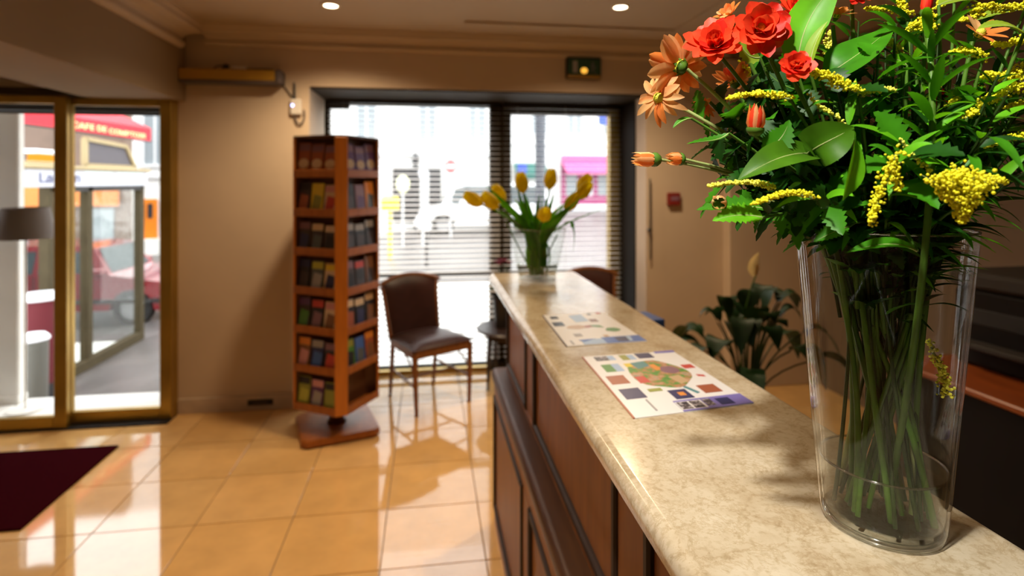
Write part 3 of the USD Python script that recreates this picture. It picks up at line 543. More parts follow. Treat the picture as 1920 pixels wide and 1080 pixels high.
# ------------------------------------------------------------------ things on the far wall
es = thing('exit_sign', 'green emergency exit sign with small orange lamp above the street window', 'exit sign', (1.161, YW, 2.455))
M('housing', bb(-.135, .135, -.045, 0, -.078, .078, .006), 'plastic_black', es); fp = M('face_plate', bb(-.125, .125, -.049, -.044, -.052, .068, .002), 'sign_green', es)
M('cover_strip', bb(-.128, .128, -.052, -.044, -.078, -.055, .002), 'ochre_paint', es)
M('door_symbol', bb(-.088, -.052, -.0515, -.049, -.038, .05, .001), 'print_grey', fp)
pts = [(.055, .045), (.075, .045), (.08, .02), (.098, .0), (.092, -.008), (.074, .006), (.08, -.02), (.10, -.045), (.088, -.045), (.066, -.018), (.05, -.04), (.04, -.034), (.058, -.008), (.062, .012), (.045, .0), (.042, .008), (.06, .03)]
M('running_figure_symbol', prism(pts, .0025, 'y', -.0515), 'print_slate', fp)
M('indicator_lamp', ball((.0, -.052, -.022), .026, 2, (1, .5, .85)), 'sign_lamp', es, True)

cp = thing('call_point', 'small dark red square fire alarm call point on the far wall', 'fire alarm', (1.885, YW, 1.462))
M('box', bb(-.05, .05, -.04, 0, -.05, .05, .006), 'call_point_red', cp); M('press_plate', bb(-.03, .036, -.043, -.039, -.012, .022, .002), 'print_mauve', cp)

ac = thing('door_closer_cover', 'ochre yellow long box with grey end cap fixed high on the wall beside the beam', 'wall box', (0, 0, 0))
M('casing', bb(-1.653, -1.04, 4.08, YW, 2.285, 2.362, .006), 'ochre_paint', ac); M('end_cap', bb(-1.04, -.998, 4.075, YW, 2.268, 2.366, .012), 'grey_plastic', ac); M('base_strip', bb(-1.653, -1.04, 4.078, YW, 2.266, 2.285, .003), 'grey_plastic', ac)
sm = thing('power_adapter', 'small white and black adapter lying on top of the ochre wall box', 'power adapter', (-1.28, 4.13, 2.362))
M('adapter_body', bb(-.045, .045, -.02, .02, .0, .028, .005), 'plastic_white', sm); M('plug', lathe([(.0001, .0), (.02, .0), (.022, .03), (.012, .04), (.0001, .04)], 16, (-.09, 0, 0)), 'plastic_black', sm, 40); M('cable', tube([(-.17, .0, .004), (-.15, .0, .024), (-.11, 0, .03), (-.09, 0, .038)], .004, 6), 'plastic_black', sm, True); M('cable', tube([(.04, 0, .01), (.10, .005, .012), (.17, 0, .012), (.22, 0, .010)], .007, 6), 'plastic_black', sm, True)
rt = thing('wall_router', 'small white wireless box with antenna, blue light and looped cable on the wall', 'router', (-.922, YW, 2.125))
M('router_body', bb(-.038, .038, -.035, 0, -.058, .055, .008), 'plastic_white', rt); M('antenna', tube([(-.008, -.018, .05), (-.012, -.018, .17)], [.009, .007], 8), 'plastic_black', rt, 40); M('status_light', ball((-.02, -.036, .008), .0095, 1, (1, .4, 1)), 'led_blue', rt, True)
M('cable', tube(bez([(-.01, -.015, -.055), (.0, -.02, -.16), (.075, -.02, -.13), (.052, -.012, -.02)], 18), .006, 6), 'grey_plastic', rt, True); M('cable', tube([(-.085, -.012, .15), (-.05, -.012, .10), (-.02, -.012, .06)], .004, 6), 'plastic_black', rt, True)
vg = thing('skirting_vent', 'dark slotted vent plate in the stone skirting left of the rack', 'vent', (-1.16, YW - .015, .056))
M('plate', bb(-.085, .085, -.006, 0, -.02, .02, .003), 'plastic_black', vg); M('slot', bb(-.05, .05, -.008, -.005, -.006, .004, .001), 'grey_plastic', vg)

# ------------------------------------------------------------------ behind the counter
dk = thing('inner_desk', 'plain dark work surface behind the counter, below the worktop', 'desk')
M('desktop', bb(.69, 1.02, 1.2, 2.55, .715, .745), 'desk_dark', dk); M('end_panel', bb(.70, 1.0, 2.51, 2.54, 0, .715), 'desk_dark', dk); M('end_panel', bb(.70, 1.0, 1.21, 1.24, 0, .715), 'desk_dark', dk)
bd = thing('ring_binder', 'blue ring binder standing behind the counter, its top edge showing', 'binder', (.845, 2.10, .745), 8)
cv = M('cover', bb(-.03, .03, -.07, .07, 0, .335, .004), 'print_blue', bd); M('spine_label', bb(-.02, .02, -.0715, -.07, .12, .26, .0005), 'white_paper', cv)
od = thing('office_desk', 'dark office desk with orange wooden top at the right wall', 'desk')
M('desktop', bb(2.19, 3.04, .9, 2.45, .722, .75, .006), 'desk_wood', od); M('front_panel', bb(2.22, 2.25, .9, 2.43, 0, .722), 'desk_dark', od); M('side_panel', bb(2.22, 3.04, 2.40, 2.43, 0, .722), 'desk_dark', od); M('side_panel', bb(2.22, 3.04, .92, .95, 0, .722), 'desk_dark', od)
pr = thing('printer', 'dark printer with grey lid at the back of the office desk', 'printer', (2.70, 2.16, .75), 4)
M('body', bb(-.22, .22, -.22, .22, 0, .36, .02), 'desk_dark', pr); M('lid', bb(-.235, .235, -.235, .235, .36, .435, .02), 'printer_grey', pr); M('paper_tray', bb(-.3, -.2, -.15, .15, .10, .125, .006), 'printer_grey', pr); M('output_slot', bb(-.225, -.215, -.17, .17, .20, .27, .003), 'plastic_black', pr)
mo = thing('monitor', 'grey backed computer monitor on the office desk at the right edge', 'monitor', (2.46, 1.87, .75), 65)
M('stand_foot', bb(-.11, .11, -.08, .08, 0, .015, .005), 'printer_grey', mo); M('stand_neck', bb(-.03, .03, .01, .04, .015, .13, .008), 'printer_grey', mo); hs = M('screen_housing', bb(-.2, .2, -.03, .03, .02, .25, .012), 'printer_grey', mo); M('screen', bb(-.18, .18, -.033, -.029, .04, .235, .002), 'plastic_black', hs)
gp = thing('paper_stack', 'small stack of golden papers on top of the monitor', 'papers', (2.46, 1.87, 1.0), 65)
for k in range(5): M('sheet_bundle', rotz(bb(-.13 + .006 * k, .13 - .012 * k, -.045, .045, .018 * k, .018 * k + .016, .004), (-3, 2, -1, 4, 0)[k]), 'paper_gold', gp)

pl = thing('peace_lily', 'dark peace lily plant with one pale bloom in a pot behind the counter', 'plant', (1.47, 2.46, 0))
M('pot', lathe([(.0001, 0), (.14, 0), (.15, .02), (.19, .50), (.205, .505), (.205, .54), (.185, .54), (.18, .51), (.0001, .50)], 36), 'pot_dark', pl, 40)
M('soil', lathe([(.0001, .515), (.181, .512)], 24), 'soil', pl)
rng = np.random.default_rng(11)
for k in range(34):
    a = k * 2.3999 + rng.uniform(-.2, .2); q = rng.uniform(.25, 1) if k > 4 else .1
    reach = .05 + .42 * q; h = (.60 + .30 * (1 - q * q)) * rng.uniform(.75, 1.0)
    if abs(math.cos(a) + 1) < .25: h *= .8
    d = np.array([math.cos(a), math.sin(a), 0]); p0 = np.array([0, 0, .51]) + d * .03
    p1 = p0 + d * reach * .55 + [0, 0, h * .62]; tip = p0 + d * reach + [0, 0, h * (.80 - .5 * q)]
    M('leaf_stalk', tube(bez([p0, p0 + [0, 0, h * .4], p1], 8), .004, 5), 'stem_dark', pl, True)
    M('leaf', blade(bez([p1, p1 + (d * .5 * reach * .5 + [0, 0, .10]), tip], 11), rng.uniform(.085, .125), (0, 0, 1) if q > .3 else -d,   .18, .85), 'lily_leaf', pl, True)
M('flower_stalk', tube(bez([(-.02, 0, .51), (-.06, 0, .95), (0.015, -.05, 1.17)], 8), .0035, 5), 'stem_green', pl, True)
M('spathe', blade(bez([(.012, -.05, 1.16), (-.01, -.03, 1.21), (.03, -.05, 1.275)], 9), .05, (0.3, 1, 0), -.45, .8), 'spathe', pl, True); M('spadix', tube([(.015, -.055, 1.175), (.018, -.057, 1.22)], [.006, .005], 8), 'petal_cream', pl, True)

# ------------------------------------------------------------------ tulips in a square glass vase at the far end of the counter
TV = np.array([.478, 2.475, CT])
tv = thing('tulip_vase', 'square flared glass vase of tulips at the far end of the worktop', 'vase', tuple(TV), 38)
def sq(h, s): return [(-s + .01, -s, h), (s - .01, -s, h), (s, -s + .01, h), (s, s - .01, h), (s - .01, s, h), (-s + .01, s, h), (-s, s - .01, h), (-s, -s + .01, h)]
v = []
for h, s in ((0, .060), (.003, .065), (.225, .096), (.227, .0945), (.225, .093), (.014, .062)): v += sq(h, s)
v = np.array(v); f = np.vstack([grid_faces(6, 8, True), [[0, k + 1, k] for k in range(1, 7)], [[40, 40 + k, 41 + k] for k in range(1, 7)]])
M('glass', (v, f), 'vase_glass', tv)
v = np.array(sq(.0145, .0612) + sq(.07, .0697)); f = np.vstack([grid_faces(2, 8, True), [[8, 8 + k, 9 + k] for k in range(1, 7)]])
M('water', (v, f), 'water', tv)
M('rim_edge', tube(sq(.2262, .0945) + sq(.2262, .0945)[:1], .0018, 6), 'glass_edge', tv, True); M('base_edge', tube(sq(.006, .062) + sq(.006, .062)[:1], .0030, 6), 'glass_edge', tv, True)
rng = np.random.default_rng(21)
def tulip(px, py, Z, label, lean=(0, 0, 1), nleaf=1):
    h = at(px, py + 20, Z); t = thing('tulip', label, 'tulip', (0, 0, 0), 0, 'yellow tulips in the square vase')
    d = h - TV; d[2] = 0
    base = TV + [-d[0] * .18, -d[1] * .15, .018]; base[:2] = TV[:2] + np.clip(base[:2] - TV[:2], -.035, .035) + rng.uniform(-.012, .012, 2)
    rim = TV + np.array([d[0], d[1], 0]) / (np.linalg.norm(d) + 1e-6) * min(.055, np.linalg.norm(d) * .5) + [0, 0, .215]
    p = through(base, rim, h, .62, 14); n = p[-1] - p[-3]; n = n / np.linalg.norm(n) + np.array(lean, float) * .35; n /= np.linalg.norm(n)
    M('stem', tube(p, .0042, 7), 'stem_green', t, True)
    R = frame(n); fh = thing('flower_head', parent=t)
    for k in range(6):
        a = k * math.pi / 3 + .3; inn = k % 2 * .0025; r = .029 - inn
        c, s = math.cos(a), math.sin(a); rad = np.array([c, s, 0])
        mid = np.array([rad * q * r + np.array([0, 0, z]) for q, z in ((.15, -.006), (.75, .008), (1.06, .030), (1.0, .056), (.78, .078), (.45, .092))])
        m = blade(mid, .050, rad, -.55, .85, cols=7)
        M('petal', (m[0] @ R.T + h, m[1]), 'tulip_yellow', fh, True)
    for k in range(nleaf + 1):
        a = rng.uniform(0, 6.28); side = np.array([math.cos(a), math.sin(a), 0]); u = d / (np.linalg.norm(d) + 1e-6)
        b0 = TV + [side[0] * .025, side[1] * .025, .02]; b1 = TV + side * .045 + u * .02 + [0, 0, .20]; tip = TV + side * rng.uniform(.06, .19) + d * rng.uniform(.6, 1.05) + [0, 0, rng.uniform(.26, .42)]
        M('leaf', blade(through(b0, b1, tip, .58, 16), rng.uniform(.034, .048), -side + [0, 0, .25], .35, .95), ('leaf_mid', 'leaf_bright', 'leaf_mid')[k % 3], t, True)
    return t
tulip(903, 363, 2.50, 'yellow tulip bent far out to the left, the leftmost in the vase', (-1.0, 0, .8), 2)
tulip(932, 369, 2.44, 'yellow tulip in front of the window mullion, front one of an overlapping pair', (-.3, 0, 1), 2)
tulip(944, 359, 2.56, 'yellow tulip just behind another one in front of the window mullion', (.1, 0, 1), 1)
tulip(981, 340, 2.50, 'long-stemmed yellow tulip standing upright above the left of the vase', (-.1, 0, 1), 2)
tulip(1030, 333, 2.55, 'yellow tulip standing tall in front of the dark street pole', (.1, 0, 1), 2)
tulip(1018, 389, 2.36, 'yellow tulip lowest of all, its round face toward the room', (0, -1.2, .5), 2)
tulip(1061, 373, 2.45, 'yellow tulip to the right, below the pair at the pink shopfront', (.5, 0, 1), 2)
tulip(1083, 352, 2.46, 'yellow tulip far right, the lower of two stacked flowers', (.5, 0, 1), 2)
tulip(1085, 338, 2.55, 'yellow tulip far right, the upper of two stacked flowers', (.5, 0, 1), 1)
# two long leaves arching out of the vase
tl = thing('tulip_leaf', 'long thin tulip leaf arching over and hanging down at the right of the square vase', 'leaf')
q = at(1045, 440, 2.46); M('blade', blade(bez([q, at(1068, 395, 2.46), at(1086, 420, 2.45), at(1074, 474, 2.45)], 16), .022, (-.6, 0, .8), .3), 'leaf_mid', tl, True); M('stalk', tube([TV + [.02, 0, .02], (TV + q) / 2 + [.01, 0, .03], q], .003, 6), 'stem_green', tl, True)
tl = thing('tulip_leaf', 'short narrow tulip leaf curling out to the left below the leftmost tulip', 'leaf')
q = at(948, 415, 2.47); M('blade', blade(bez([q, at(932, 382, 2.47), at(912, 388, 2.46), at(903, 402, 2.46)], 12), .016, (.4, 0, .8), .3), 'leaf_mid', tl, True); M('stalk', tube([TV + [-.02, 0, .02], q], .003, 6), 'stem_green', tl, True)

# ------------------------------------------------------------------ the big glass vase and its bouquet
VC = np.array([.5727, .6496, CT])
vs = thing('flower_vase', 'tall flared clear glass vase holding the large bouquet at the near end of the worktop', 'vase', tuple(VC))
prof = [(.0001, .0), (.060, .0), (.066, .0015), (.0685, .006), (.0700, .016), (.0995, .374), (.0993, .3757), (.0981, .3762), (.0968, .3755), (.0965, .374), (.0670, .022), (.064, .0165), (.0001, .0155)]
dense = []
for a, b in zip(prof[:-1], prof[1:]): dense += [tuple(np.array(a) * (1 - t) + np.array(b) * t) for t in np.linspace(0, 1, 6 if abs(a[1] - b[1]) > .1 else 1, endpoint=False)]
M('glass', lathe(dense + [prof[-1]], 96), 'vase_glass', vs, 40)
ring = lambda r, h, a, b: lathe([(r + a * math.cos(t), h + b * math.sin(t)) for t in np.linspace(0, 2 * math.pi, 9)], 96)
M('rim_edge', ring(.0980, .3748, .0016, .0014), 'glass_edge', vs, True); M('base_edge', ring(.0635, .0060, .0030, .0042), 'glass_edge', vs, True); M('waterline', ring(.0698, .0790, .0014, .0016), 'glass_edge', vs, True)
wl = .078; M('water', lathe([(.0640, .0180), (.0666, .0225)] + [(.0666 + .0295 * (h - .0225) / .352, h) for h in np.linspace(.03, wl, 4)] + [(.0001, wl)], 96), 'water', vs, 30)

RIGHT_, TOWARD = np.array([cA, -sA, 0]), np.array([-sA, -cA, 0])
def facing(r, u, t): n = r * RIGHT_ + np.array([0, 0, u]) + t * TOWARD; return n / np.linalg.norm(n)
rng = np.random.default_rng(77)
def stem_path(h, n=20, bias=None):
    """from the bottom of the vase through its mouth to h"""
    d = h - VC; d = np.array([d[0], d[1], 0]); L = np.linalg.norm(d) + 1e-6; u = d / L
    a = rng.uniform(-1.3, 1.3); c, s = math.cos(a), math.sin(a); ub = np.array([u[0] * c - u[1] * s, u[0] * s + u[1] * c, 0])
    base = VC - ub * rng.choice([-1, 1, 1]) * rng.uniform(.020, .059) + [0, 0, .020 + rng.uniform(0, .004)]
    rim = VC + u * min(.084, .30 * L + .030) + [0, 0, .385]
    if bias is not None: rim = rim + np.array(bias)
    tm = np.linalg.norm(rim - base) / (np.linalg.norm(rim - base) + np.linalg.norm(h - rim))
    p = through(base, rim, h, min(max(tm, .45), .85), n)
    return p
def lance(parent, p, d, L, w, mat, up=(0, 0, 1), droop=.25, fold=.2, serr=0):
    d = np.asarray(d, float); d = d / np.linalg.norm(d)
    M('leaf', blade(bez([p, p + d * L * .5 + [0, 0, L * .12], p + d * L + [0, 0, -L * droop]], 9 if not serr else 15), w, up, fold, .8, serr, cols=3 if L < .05 else 5), mat, parent, True)
def dress_stem(parent, p, n, L, w, mats, t0=.60, t1=.97, serr=0):
    k0, k1 = t0 * (len(p) - 1), t1 * (len(p) - 1)
    for j in range(n):
        k = k0 + (k1 - k0) * (j + rng.uniform(-.3, .3)) / max(1, n - 1); k = min(max(k, 0), len(p) - 1.01); i = int(k); q = p[i] * (1 - (k - i)) + p[i + 1] * (k - i)
        T = p[i + 1] - p[i]; T /= np.linalg.norm(T); a = j * 2.4 + rng.uniform(-.4, .4)
        A = frame(T); d = A[:, 0] * math.cos(a) + A[:, 1] * math.sin(a) + T * .65
        f = rng.uniform(.7, 1.25)
        lance(parent, q, d, L * f, w * f, mats[rng.integers(len(mats))], up=T + [0, 0, .4], droop=rng.uniform(-.05, .45), serr=serr)

def daisy_head(t, c, n, R, npet, mats, cup=.25, droop=0.0, layers=1, wid=.30, core='flower_core', tipw=.55, jit=.15):
    t = thing('flower_head', parent=t); A = frame(n, (0.2, 0.1, 1)); W_ = lambda m: (np.asarray(m[0]) @ A.T + c, m[1])
    for l in range(layers):
        rr = R * (1 - .23 * l); cu = cup + .42 * l; m_ = max(5, int(npet * (1 - .12 * l)))
        for k in range(m_):
            a = (k + .5 * l) * 2 * math.pi / m_ + rng.uniform(-jit, jit); e = np.array([math.cos(a), math.sin(a), 0]); q = rr * rng.uniform(.85, 1.08); cc = cu + rng.uniform(-jit, jit); dd = droop + rng.uniform(-.1, .1)
            z = np.array([0, 0, 1.0])
            mid = bez([e * R * .10 + z * .001, e * q * .55 * math.cos(cc) + z * q * .55 * math.sin(cc), e * q * math.cos(cc - dd) + z * q * math.sin(cc - dd)], 8)
            M('petal', W_(blade(mid, R * wid * rng.uniform(.85, 1.15), z - e * .3 * l, .28 + rng.uniform(-.25, .15), .75, 0, tipw)), mats[rng.integers(len(mats))], t, True)
    if core:
        M('flower_centre', W_(cat_([lathe([(R * .20, -.002), (R * .19, .003), (R * .13, .0065), (.0002, .0075)], 16)] + [move((ICO[0] * .0011, ICO[1]), (R * .17 * math.sqrt(j / 26) * math.cos(j * 2.4), R * .17 * math.sqrt(j / 26) * math.sin(j * 2.4), .007 - .004 * j / 26)) for j in range(26)])), core, t, True)
    M('calyx', W_(cat_([lathe([(.0002, -.007), (R * .08, -.0065), (R * .15, -.003), (R * .17, .001)], 14)] + [blade(bez([(0, 0, -.006), (R * .2 * math.cos(a), R * .2 * math.sin(a), -.004), (R * .26 * math.cos(a), R * .26 * math.sin(a), .003)], 5), R * .10, (0, 0, 1), .1, cols=3) for a in np.arange(8) * .785])), 'stem_green', t, True)

def flower(label, px, py, Z, n, R, npet, mats, stem='stem_green', nleaf=4, leafmats=('leaf_mid', 'leaf_dark'), name='chrysanthemum', cat='flower', sr=.0033, group=None, **kw):
    h = at(px, py, Z); n = facing(*n); t = thing(name, label, cat, group=group)
    p = stem_path(h - n * .008)
    # let the last stretch of the stem swing round to the back of the head
    T = p[-1] - p[-4]; p[-3:] += np.outer([0, .25, .5], -n * .006 + T * 0)
    M('stem', tube(p, np.linspace(sr * 1.25, sr * .72, len(p)), 7), stem, t, True)
    daisy_head(t, h, n, R, npet, mats, **kw)
    dress_stem(t, p, nleaf + 3, .048, .026, leafmats, .58, .90, serr=.4)
    return t
OR, PE, RD, SC = ('petal_orange', 'petal_peach', 'petal_orange'), ('petal_peach', 'petal_orange', 'petal_peach'), ('petal_red', 'petal_scarlet'), ('petal_scarlet', 'petal_scarlet', 'petal_red')
flower('large peach orange daisy-like chrysanthemum fanned open, upper left of the bouquet', 1277, 126, .72, (-.42, .36, -.74), .050, 21, PE, 'stem_pale', cup=.16, wid=.36)
flower('drooping orange chrysanthemum at the far left edge of the bouquet', 1236, 184, .73, (-.65, .05, .65), .037, 15, PE, 'stem_pale', cup=.35, droop=.5, wid=.28)
flower('big open scarlet chrysanthemum with rounded petals at the top left of the bouquet', 1424, 54, .66, (-.10, .12, 1), .036, 11, SC, layers=3, wid=.62, tipw=.9, cup=.15)
flower('ruffled scarlet chrysanthemum between the peach one and the big open scarlet one', 1342, 86, .70, (-.35, .45, .75), .040, 14, SC, layers=4, wid=.48, tipw=.85, cup=.35)
flower('ruffled red chrysanthemum half tucked behind the broad leaf at the top', 1488, 24, .72, (.2, .5, .75), .028, 11, RD, layers=3, wid=.5, tipw=.85, cup=.35)
flower('small curled orange chrysanthemum at the upper left of the big scarlet one', 1368, 32, .73, (-.5, .6, .3), .022, 10, OR, layers=2, wid=.4, tipw=.8, cup=.6)
flower('small bright red chrysanthemum in the middle of the bouquet, above yellow sprays', 1489, 128, .60, (-.08, .40, .9), .0215, 10, RD, layers=4, wid=.62, tipw=.9, cup=.35, core='petal_orange')
flower('orange chrysanthemum seen from behind, below the ruffled scarlet one', 1378, 158, .79, (.1, .75, -.45), .034, 14, ('petal_orange', 'petal_scarlet', 'petal_peach'), cup=.5, wid=.36)
flower('half closed wilting orange chrysanthemum below the fanned peach one', 1322, 192, .76, (-.35, -.45, .6), .026, 13, OR, cup=.95, wid=.24)
flower('orange chrysanthemum peeping out between leaves at the top of the bouquet', 1568, 30, .68, (.15, .85, .35), .021, 9, OR, cup=.5, wid=.42, tipw=.8)
flower('red chrysanthemum cut by the top edge of the picture', 1606, -6, .68, (0, .5, .8), .020, 10, RD, layers=2, wid=.5, tipw=.85)
flower('orange chrysanthemum with few narrow petals at the right of the bouquet', 1836, 64, .66, (.1, .55, .7), .027, 8, OR, cup=.35, wid=.34, tipw=.7)
flower('small faded orange chrysanthemum beside the tall green stem', 1722, 104, .72, (-.2, .5, .7), .016, 8, OR, cup=.6, wid=.4)
flower('small orange chrysanthemum low beside the tall green stem', 1742, 154, .68, (.5, .3, .7), .014, 8, OR, cup=.6, wid=.4)

def bud(label, px, py, Z, n, R, L, mats, **kw):
    h = at(px, py, Z); n = facing(*n); t = thing('chrysanthemum_bud', label, 'flower bud'); p = stem_path(h - n * L * .4, bias=kw.get('bias'))
    M('stem', tube(p, np.linspace(.0034, .0020, len(p)), 7), kw.get('stem', 'stem_pale'), t, True)
    A = frame(n); W_ = lambda m: (np.asarray(m[0]) @ A.T + h, m[1])
    M('calyx', W_(lathe([(.0002, -L * .44), (R * .6, -L * .42), (R * 1.0, -L * .30), (R * 1.08, -L * .20), (R * 1.0, -L * .12)], 14)), 'stem_green', t, True)
    for k in range(11):
        a = k * 2 * math.pi / 11 + rng.uniform(-.15, .15); e = np.array([math.cos(a), math.sin(a), 0]); z = np.array([0, 0, 1.0]); q = rng.uniform(.85, 1.15)
        M('petal', W_(blade(np.array([e * R * .75 - z * L * .25, e * R * 1.12 + z * L * .02 * q, e * R * 1.05 + z * L * .34 * q, e * R * rng.uniform(.35, 1.2) + z * L * .62 * q]), R * .85, e, -.3, .7, 0, .5)), mats[k % len(mats)], t, True)
    dress_stem(t, p, kw.get('nleaf', 2), .034, .013, ('leaf_mid', 'leaf_dark'), .7, .9, serr=.3)
    return t
bud('orange bud at the tip of a pale stem reaching left over the wall', 1217, 299, .70, (-1, .02, .1), .0085, .034, ('petal_peach', 'petal_orange', 'petal_cream'), nleaf=0)
bud('small orange bud second on the left, close behind the outermost bud', 1270, 298, .70, (-1, .05, .2), .0075, .022, ('petal_orange', 'petal_peach'), nleaf=1)
bud('orange tipped green bud standing upright in the middle of the foliage', 1417, 232, .60, (.02, 1, .15), .0085, .030, ('petal_scarlet', 'petal_peach', 'petal_orange'), stem='stem_green')
bud('pale orange bud low at the left among serrated leaves', 1349, 380, .64, (-.5, .1, .9), .0075, .016, ('petal_peach', 'petal_cream'))
bud('slim red bud at the top right of the bouquet', 1737, 12, .66, (.05, 1, .1), .0055, .030, ('petal_red', 'petal_scarlet'), stem='stem_green')
bud('dark red round bud deep among the leaves right of the tall stem', 1760, 190, .70, (.1, .4, .9), .0095, .022, ('petal_red',), stem='stem_dark')

# goldenrod: thread-thin branches crowded with tiny florets
def goldenrod(label, path, Z, r0, r1, n, mat='goldenrod', nleaf=7, branches=(), leafmats=('leaf_mid', 'leaf_bright', 'leaf_mid'), fr=.00145, stem=True):
    t = thing('goldenrod_spray', label, 'flower'); P = [at(x, y, z) for (x, y), z in zip(path, np.broadcast_to(Z, (len(path),)))]
    base = P[0]
    if stem:
        p = stem_path(base); dress_stem(t, p, nleaf + 3, .042, .0085, leafmats, .66, .99); p = p[COUNT[('/World', 'goldenrod_spray')] % 3 and 8:]; M('stem', tube(p, np.linspace(.0032, .0016, len(p)), 7), 'stem_green', t, True)
    runs = [(P, r0, r1, n)] + [([at(x, y, z) for (x, y), z in zip(b, np.broadcast_to(zz, (len(b),)))], a, c, m) for b, zz, a, c, m in branches]
    fl_, tw = [], []
    for Q, a, c, m in runs:
        Q = np.array(Q); s = np.linspace(0, 1, len(Q)); tt = np.linspace(0, 1, 14); C = np.stack([np.interp(tt, s, Q[:, k]) for k in range(3)], 1)
        C[1:-1] = (C[:-2] + C[1:-1] + C[2:]) / 3
        tw.append(tube(C, np.linspace(.0012, .0005, 14), 5))
        for j in range(int(m * 1.9)):
            u = rng.uniform(0, 1) ** .85; k = u * 12.99; i = int(k); q = C[i] * (1 - k + i) + C[i + 1] * (k - i); rad = (a * (1 - u) + c * u)
            o = rng.normal(size=3); o /= np.linalg.norm(o); o[2] = abs(o[2]) * .9 - .15; o *= rad * rng.uniform(.3, 1.25)
            fl_.append((ICO[0] * fr * rng.uniform(.7, 1.35) * rng.uniform(.8, 1.2, 3) + q + o, ICO[1]))
            if j % 5 == 0: tw.append(tube([q, q + o], .0004, 3, False))
    M('branch', cat_(tw), 'stem_pale', t, True)
    M('florets', cat_(fl_), mat, t, True, kind='stuff')
    return t
goldenrod('narrow yellow goldenrod spray lying level below the ruffled scarlet flower', [(1482, 186), (1440, 180), (1400, 178), (1368, 186)], .60, .0085, .004, 150)
goldenrod('yellow goldenrod spray right of the small bright red flower', [(1612, 176), (1575, 160), (1545, 142), (1518, 136)], .60, .011, .006, 170)
goldenrod('short yellow goldenrod spray ending left of the tall green stem', [(1612, 182), (1640, 170), (1662, 168), (1676, 172)], .60, .006, .004, 70, 'goldenrod_pale')
goldenrod('upper of two long yellow sprays reaching left at the bottom of the bouquet', [(1450, 356), (1420, 344), (1380, 343), (1332, 350)], .60, .007, .003, 150, 'goldenrod_pale')
goldenrod('lower of two long yellow sprays reaching left at the bottom of the bouquet', [(1524, 372), (1490, 362), (1450, 370), (1412, 384)], .57, .008, .003, 160)
goldenrod('yellow goldenrod spray hanging straight down over the vase rim', [(1680, 290), (1668, 330), (1645, 365), (1634, 424)], .55, .010, .004, 150, branches=[([(1676, 320), (1684, 345), (1682, 358)], .55, .008, .003, 40)], mat='goldenrod')
goldenrod('dense bright yellow triangular goldenrod head over the right side of the rim', [(1882, 344), (1850, 336), (1800, 334), (1750, 342)], [.56, .53, .52, .52], .006, .012, 190, branches=[([(1810, 336), (1812, 370), (1803, 418)], .52, .022, .003, 330), ([(1770, 340), (1775, 358), (1790, 380)], .52, .010, .008, 110), ([(1845, 340), (1830, 362), (1812, 390)], .52, .011, .006, 110)])
goldenrod('upright yellow goldenrod tip on the tall green stem', [(1738, 62), (1730, 45), (1722, 50), (1712, 60)], .66, .012, .009, 110, branches=[([(1738, 60), (1738, 42), (1745, 28)], .66, .010, .005, 60)])
goldenrod('yellow goldenrod spray level right of the tall green stem', [(1842, 112), (1825, 98), (1805, 96), (1786, 102)], .64, .009, .005, 110)
goldenrod('largest yellow goldenrod mass at the right edge of the picture', [(1950, 130), (1915, 138), (1880, 150), (1848, 142)], .64, .017, .006, 260, branches=[([(1930, 160), (1890, 172), (1850, 190), (1812, 222)], .63, .014, .006, 200), ([(1960, 190), (1915, 196), (1885, 204)], .64, .008, .004, 70)])
goldenrod('yellow goldenrod spray in the top right corner above the lime leaf', [(1935, 12), (1890, 20), (1850, 14), (1822, 22)], .68, .010, .008, 170, branches=[([(1850, 26), (1820, 36), (1795, 40)], .68, .007, .005, 60)])
goldenrod('yellow goldenrod spray right edge just below the lime leaf', [(1945, 70), (1910, 78), (1888, 88), (1866, 82)], .64, .009, .004, 120)
goldenrod('loose yellow goldenrod spray at the top left of the tall stem', [(1700, 30), (1680, 22), (1655, 18), (1625, 18)], .70, .008, .006, 100, branches=[([(1700, 30), (1690, 12), (1685, -8)], .70, .007, .004, 60)])
goldenrod('faint yellow goldenrod spray deep behind the diagonal broad leaf', [(1568, 120), (1556, 100), (1553, 80), (1556, 62)], .76, .009, .005, 60, 'goldenrod_pale')
goldenrod('sparse pale goldenrod twig in the centre, over dark broad leaves', [(1590, 236), (1560, 215), (1535, 200), (1516, 176)], .60, .004, .003, 34, 'goldenrod_pale', 9, leafmats=('leaf_bright', 'leaf_mid'))
goldenrod('sparse drooping goldenrod twig beside the tall stem in the centre right', [(1688, 262), (1705, 285), (1725, 305), (1745, 322)], .57, .004, .003, 36, 'goldenrod_pale', 7, leafmats=('leaf_bright', 'leaf_mid'))
goldenrod('pale goldenrod cluster between tall stem and diagonal broad leaf', [(1690, 100), (1680, 88), (1672, 80), (1664, 86)], .68, .007, .004, 50, 'goldenrod_pale')
goldenrod('yellow goldenrod peeping out behind the seen-from-behind orange flower', [(1420, 150), (1405, 138), (1395, 130), (1388, 118)], .78, .008, .004, 60)
goldenrod('small drooping goldenrod twig caught inside the glass vase', [(1742, 640), (1752, 665), (1768, 700), (1776, 742)], .645, .004, .008, 90, 'goldenrod_pale', 0, fr=.0016, stem=False)
goldenrod('loose yellow goldenrod plume low at the right edge, above the triangular head', [(1960, 258), (1920, 256), (1885, 262), (1850, 276)], .62, .010, .004, 110)
goldenrod('yellow goldenrod plume in the right half, left of the largest mass', [(1835, 168), (1815, 172), (1795, 184), (1778, 200)], .66, .008, .004, 90)
goldenrod('goldenrod spray at the very top edge right of the tall stem', [(1790, -20), (1780, -6), (1770, 4), (1760, 14)], .70, .009, .005, 80)

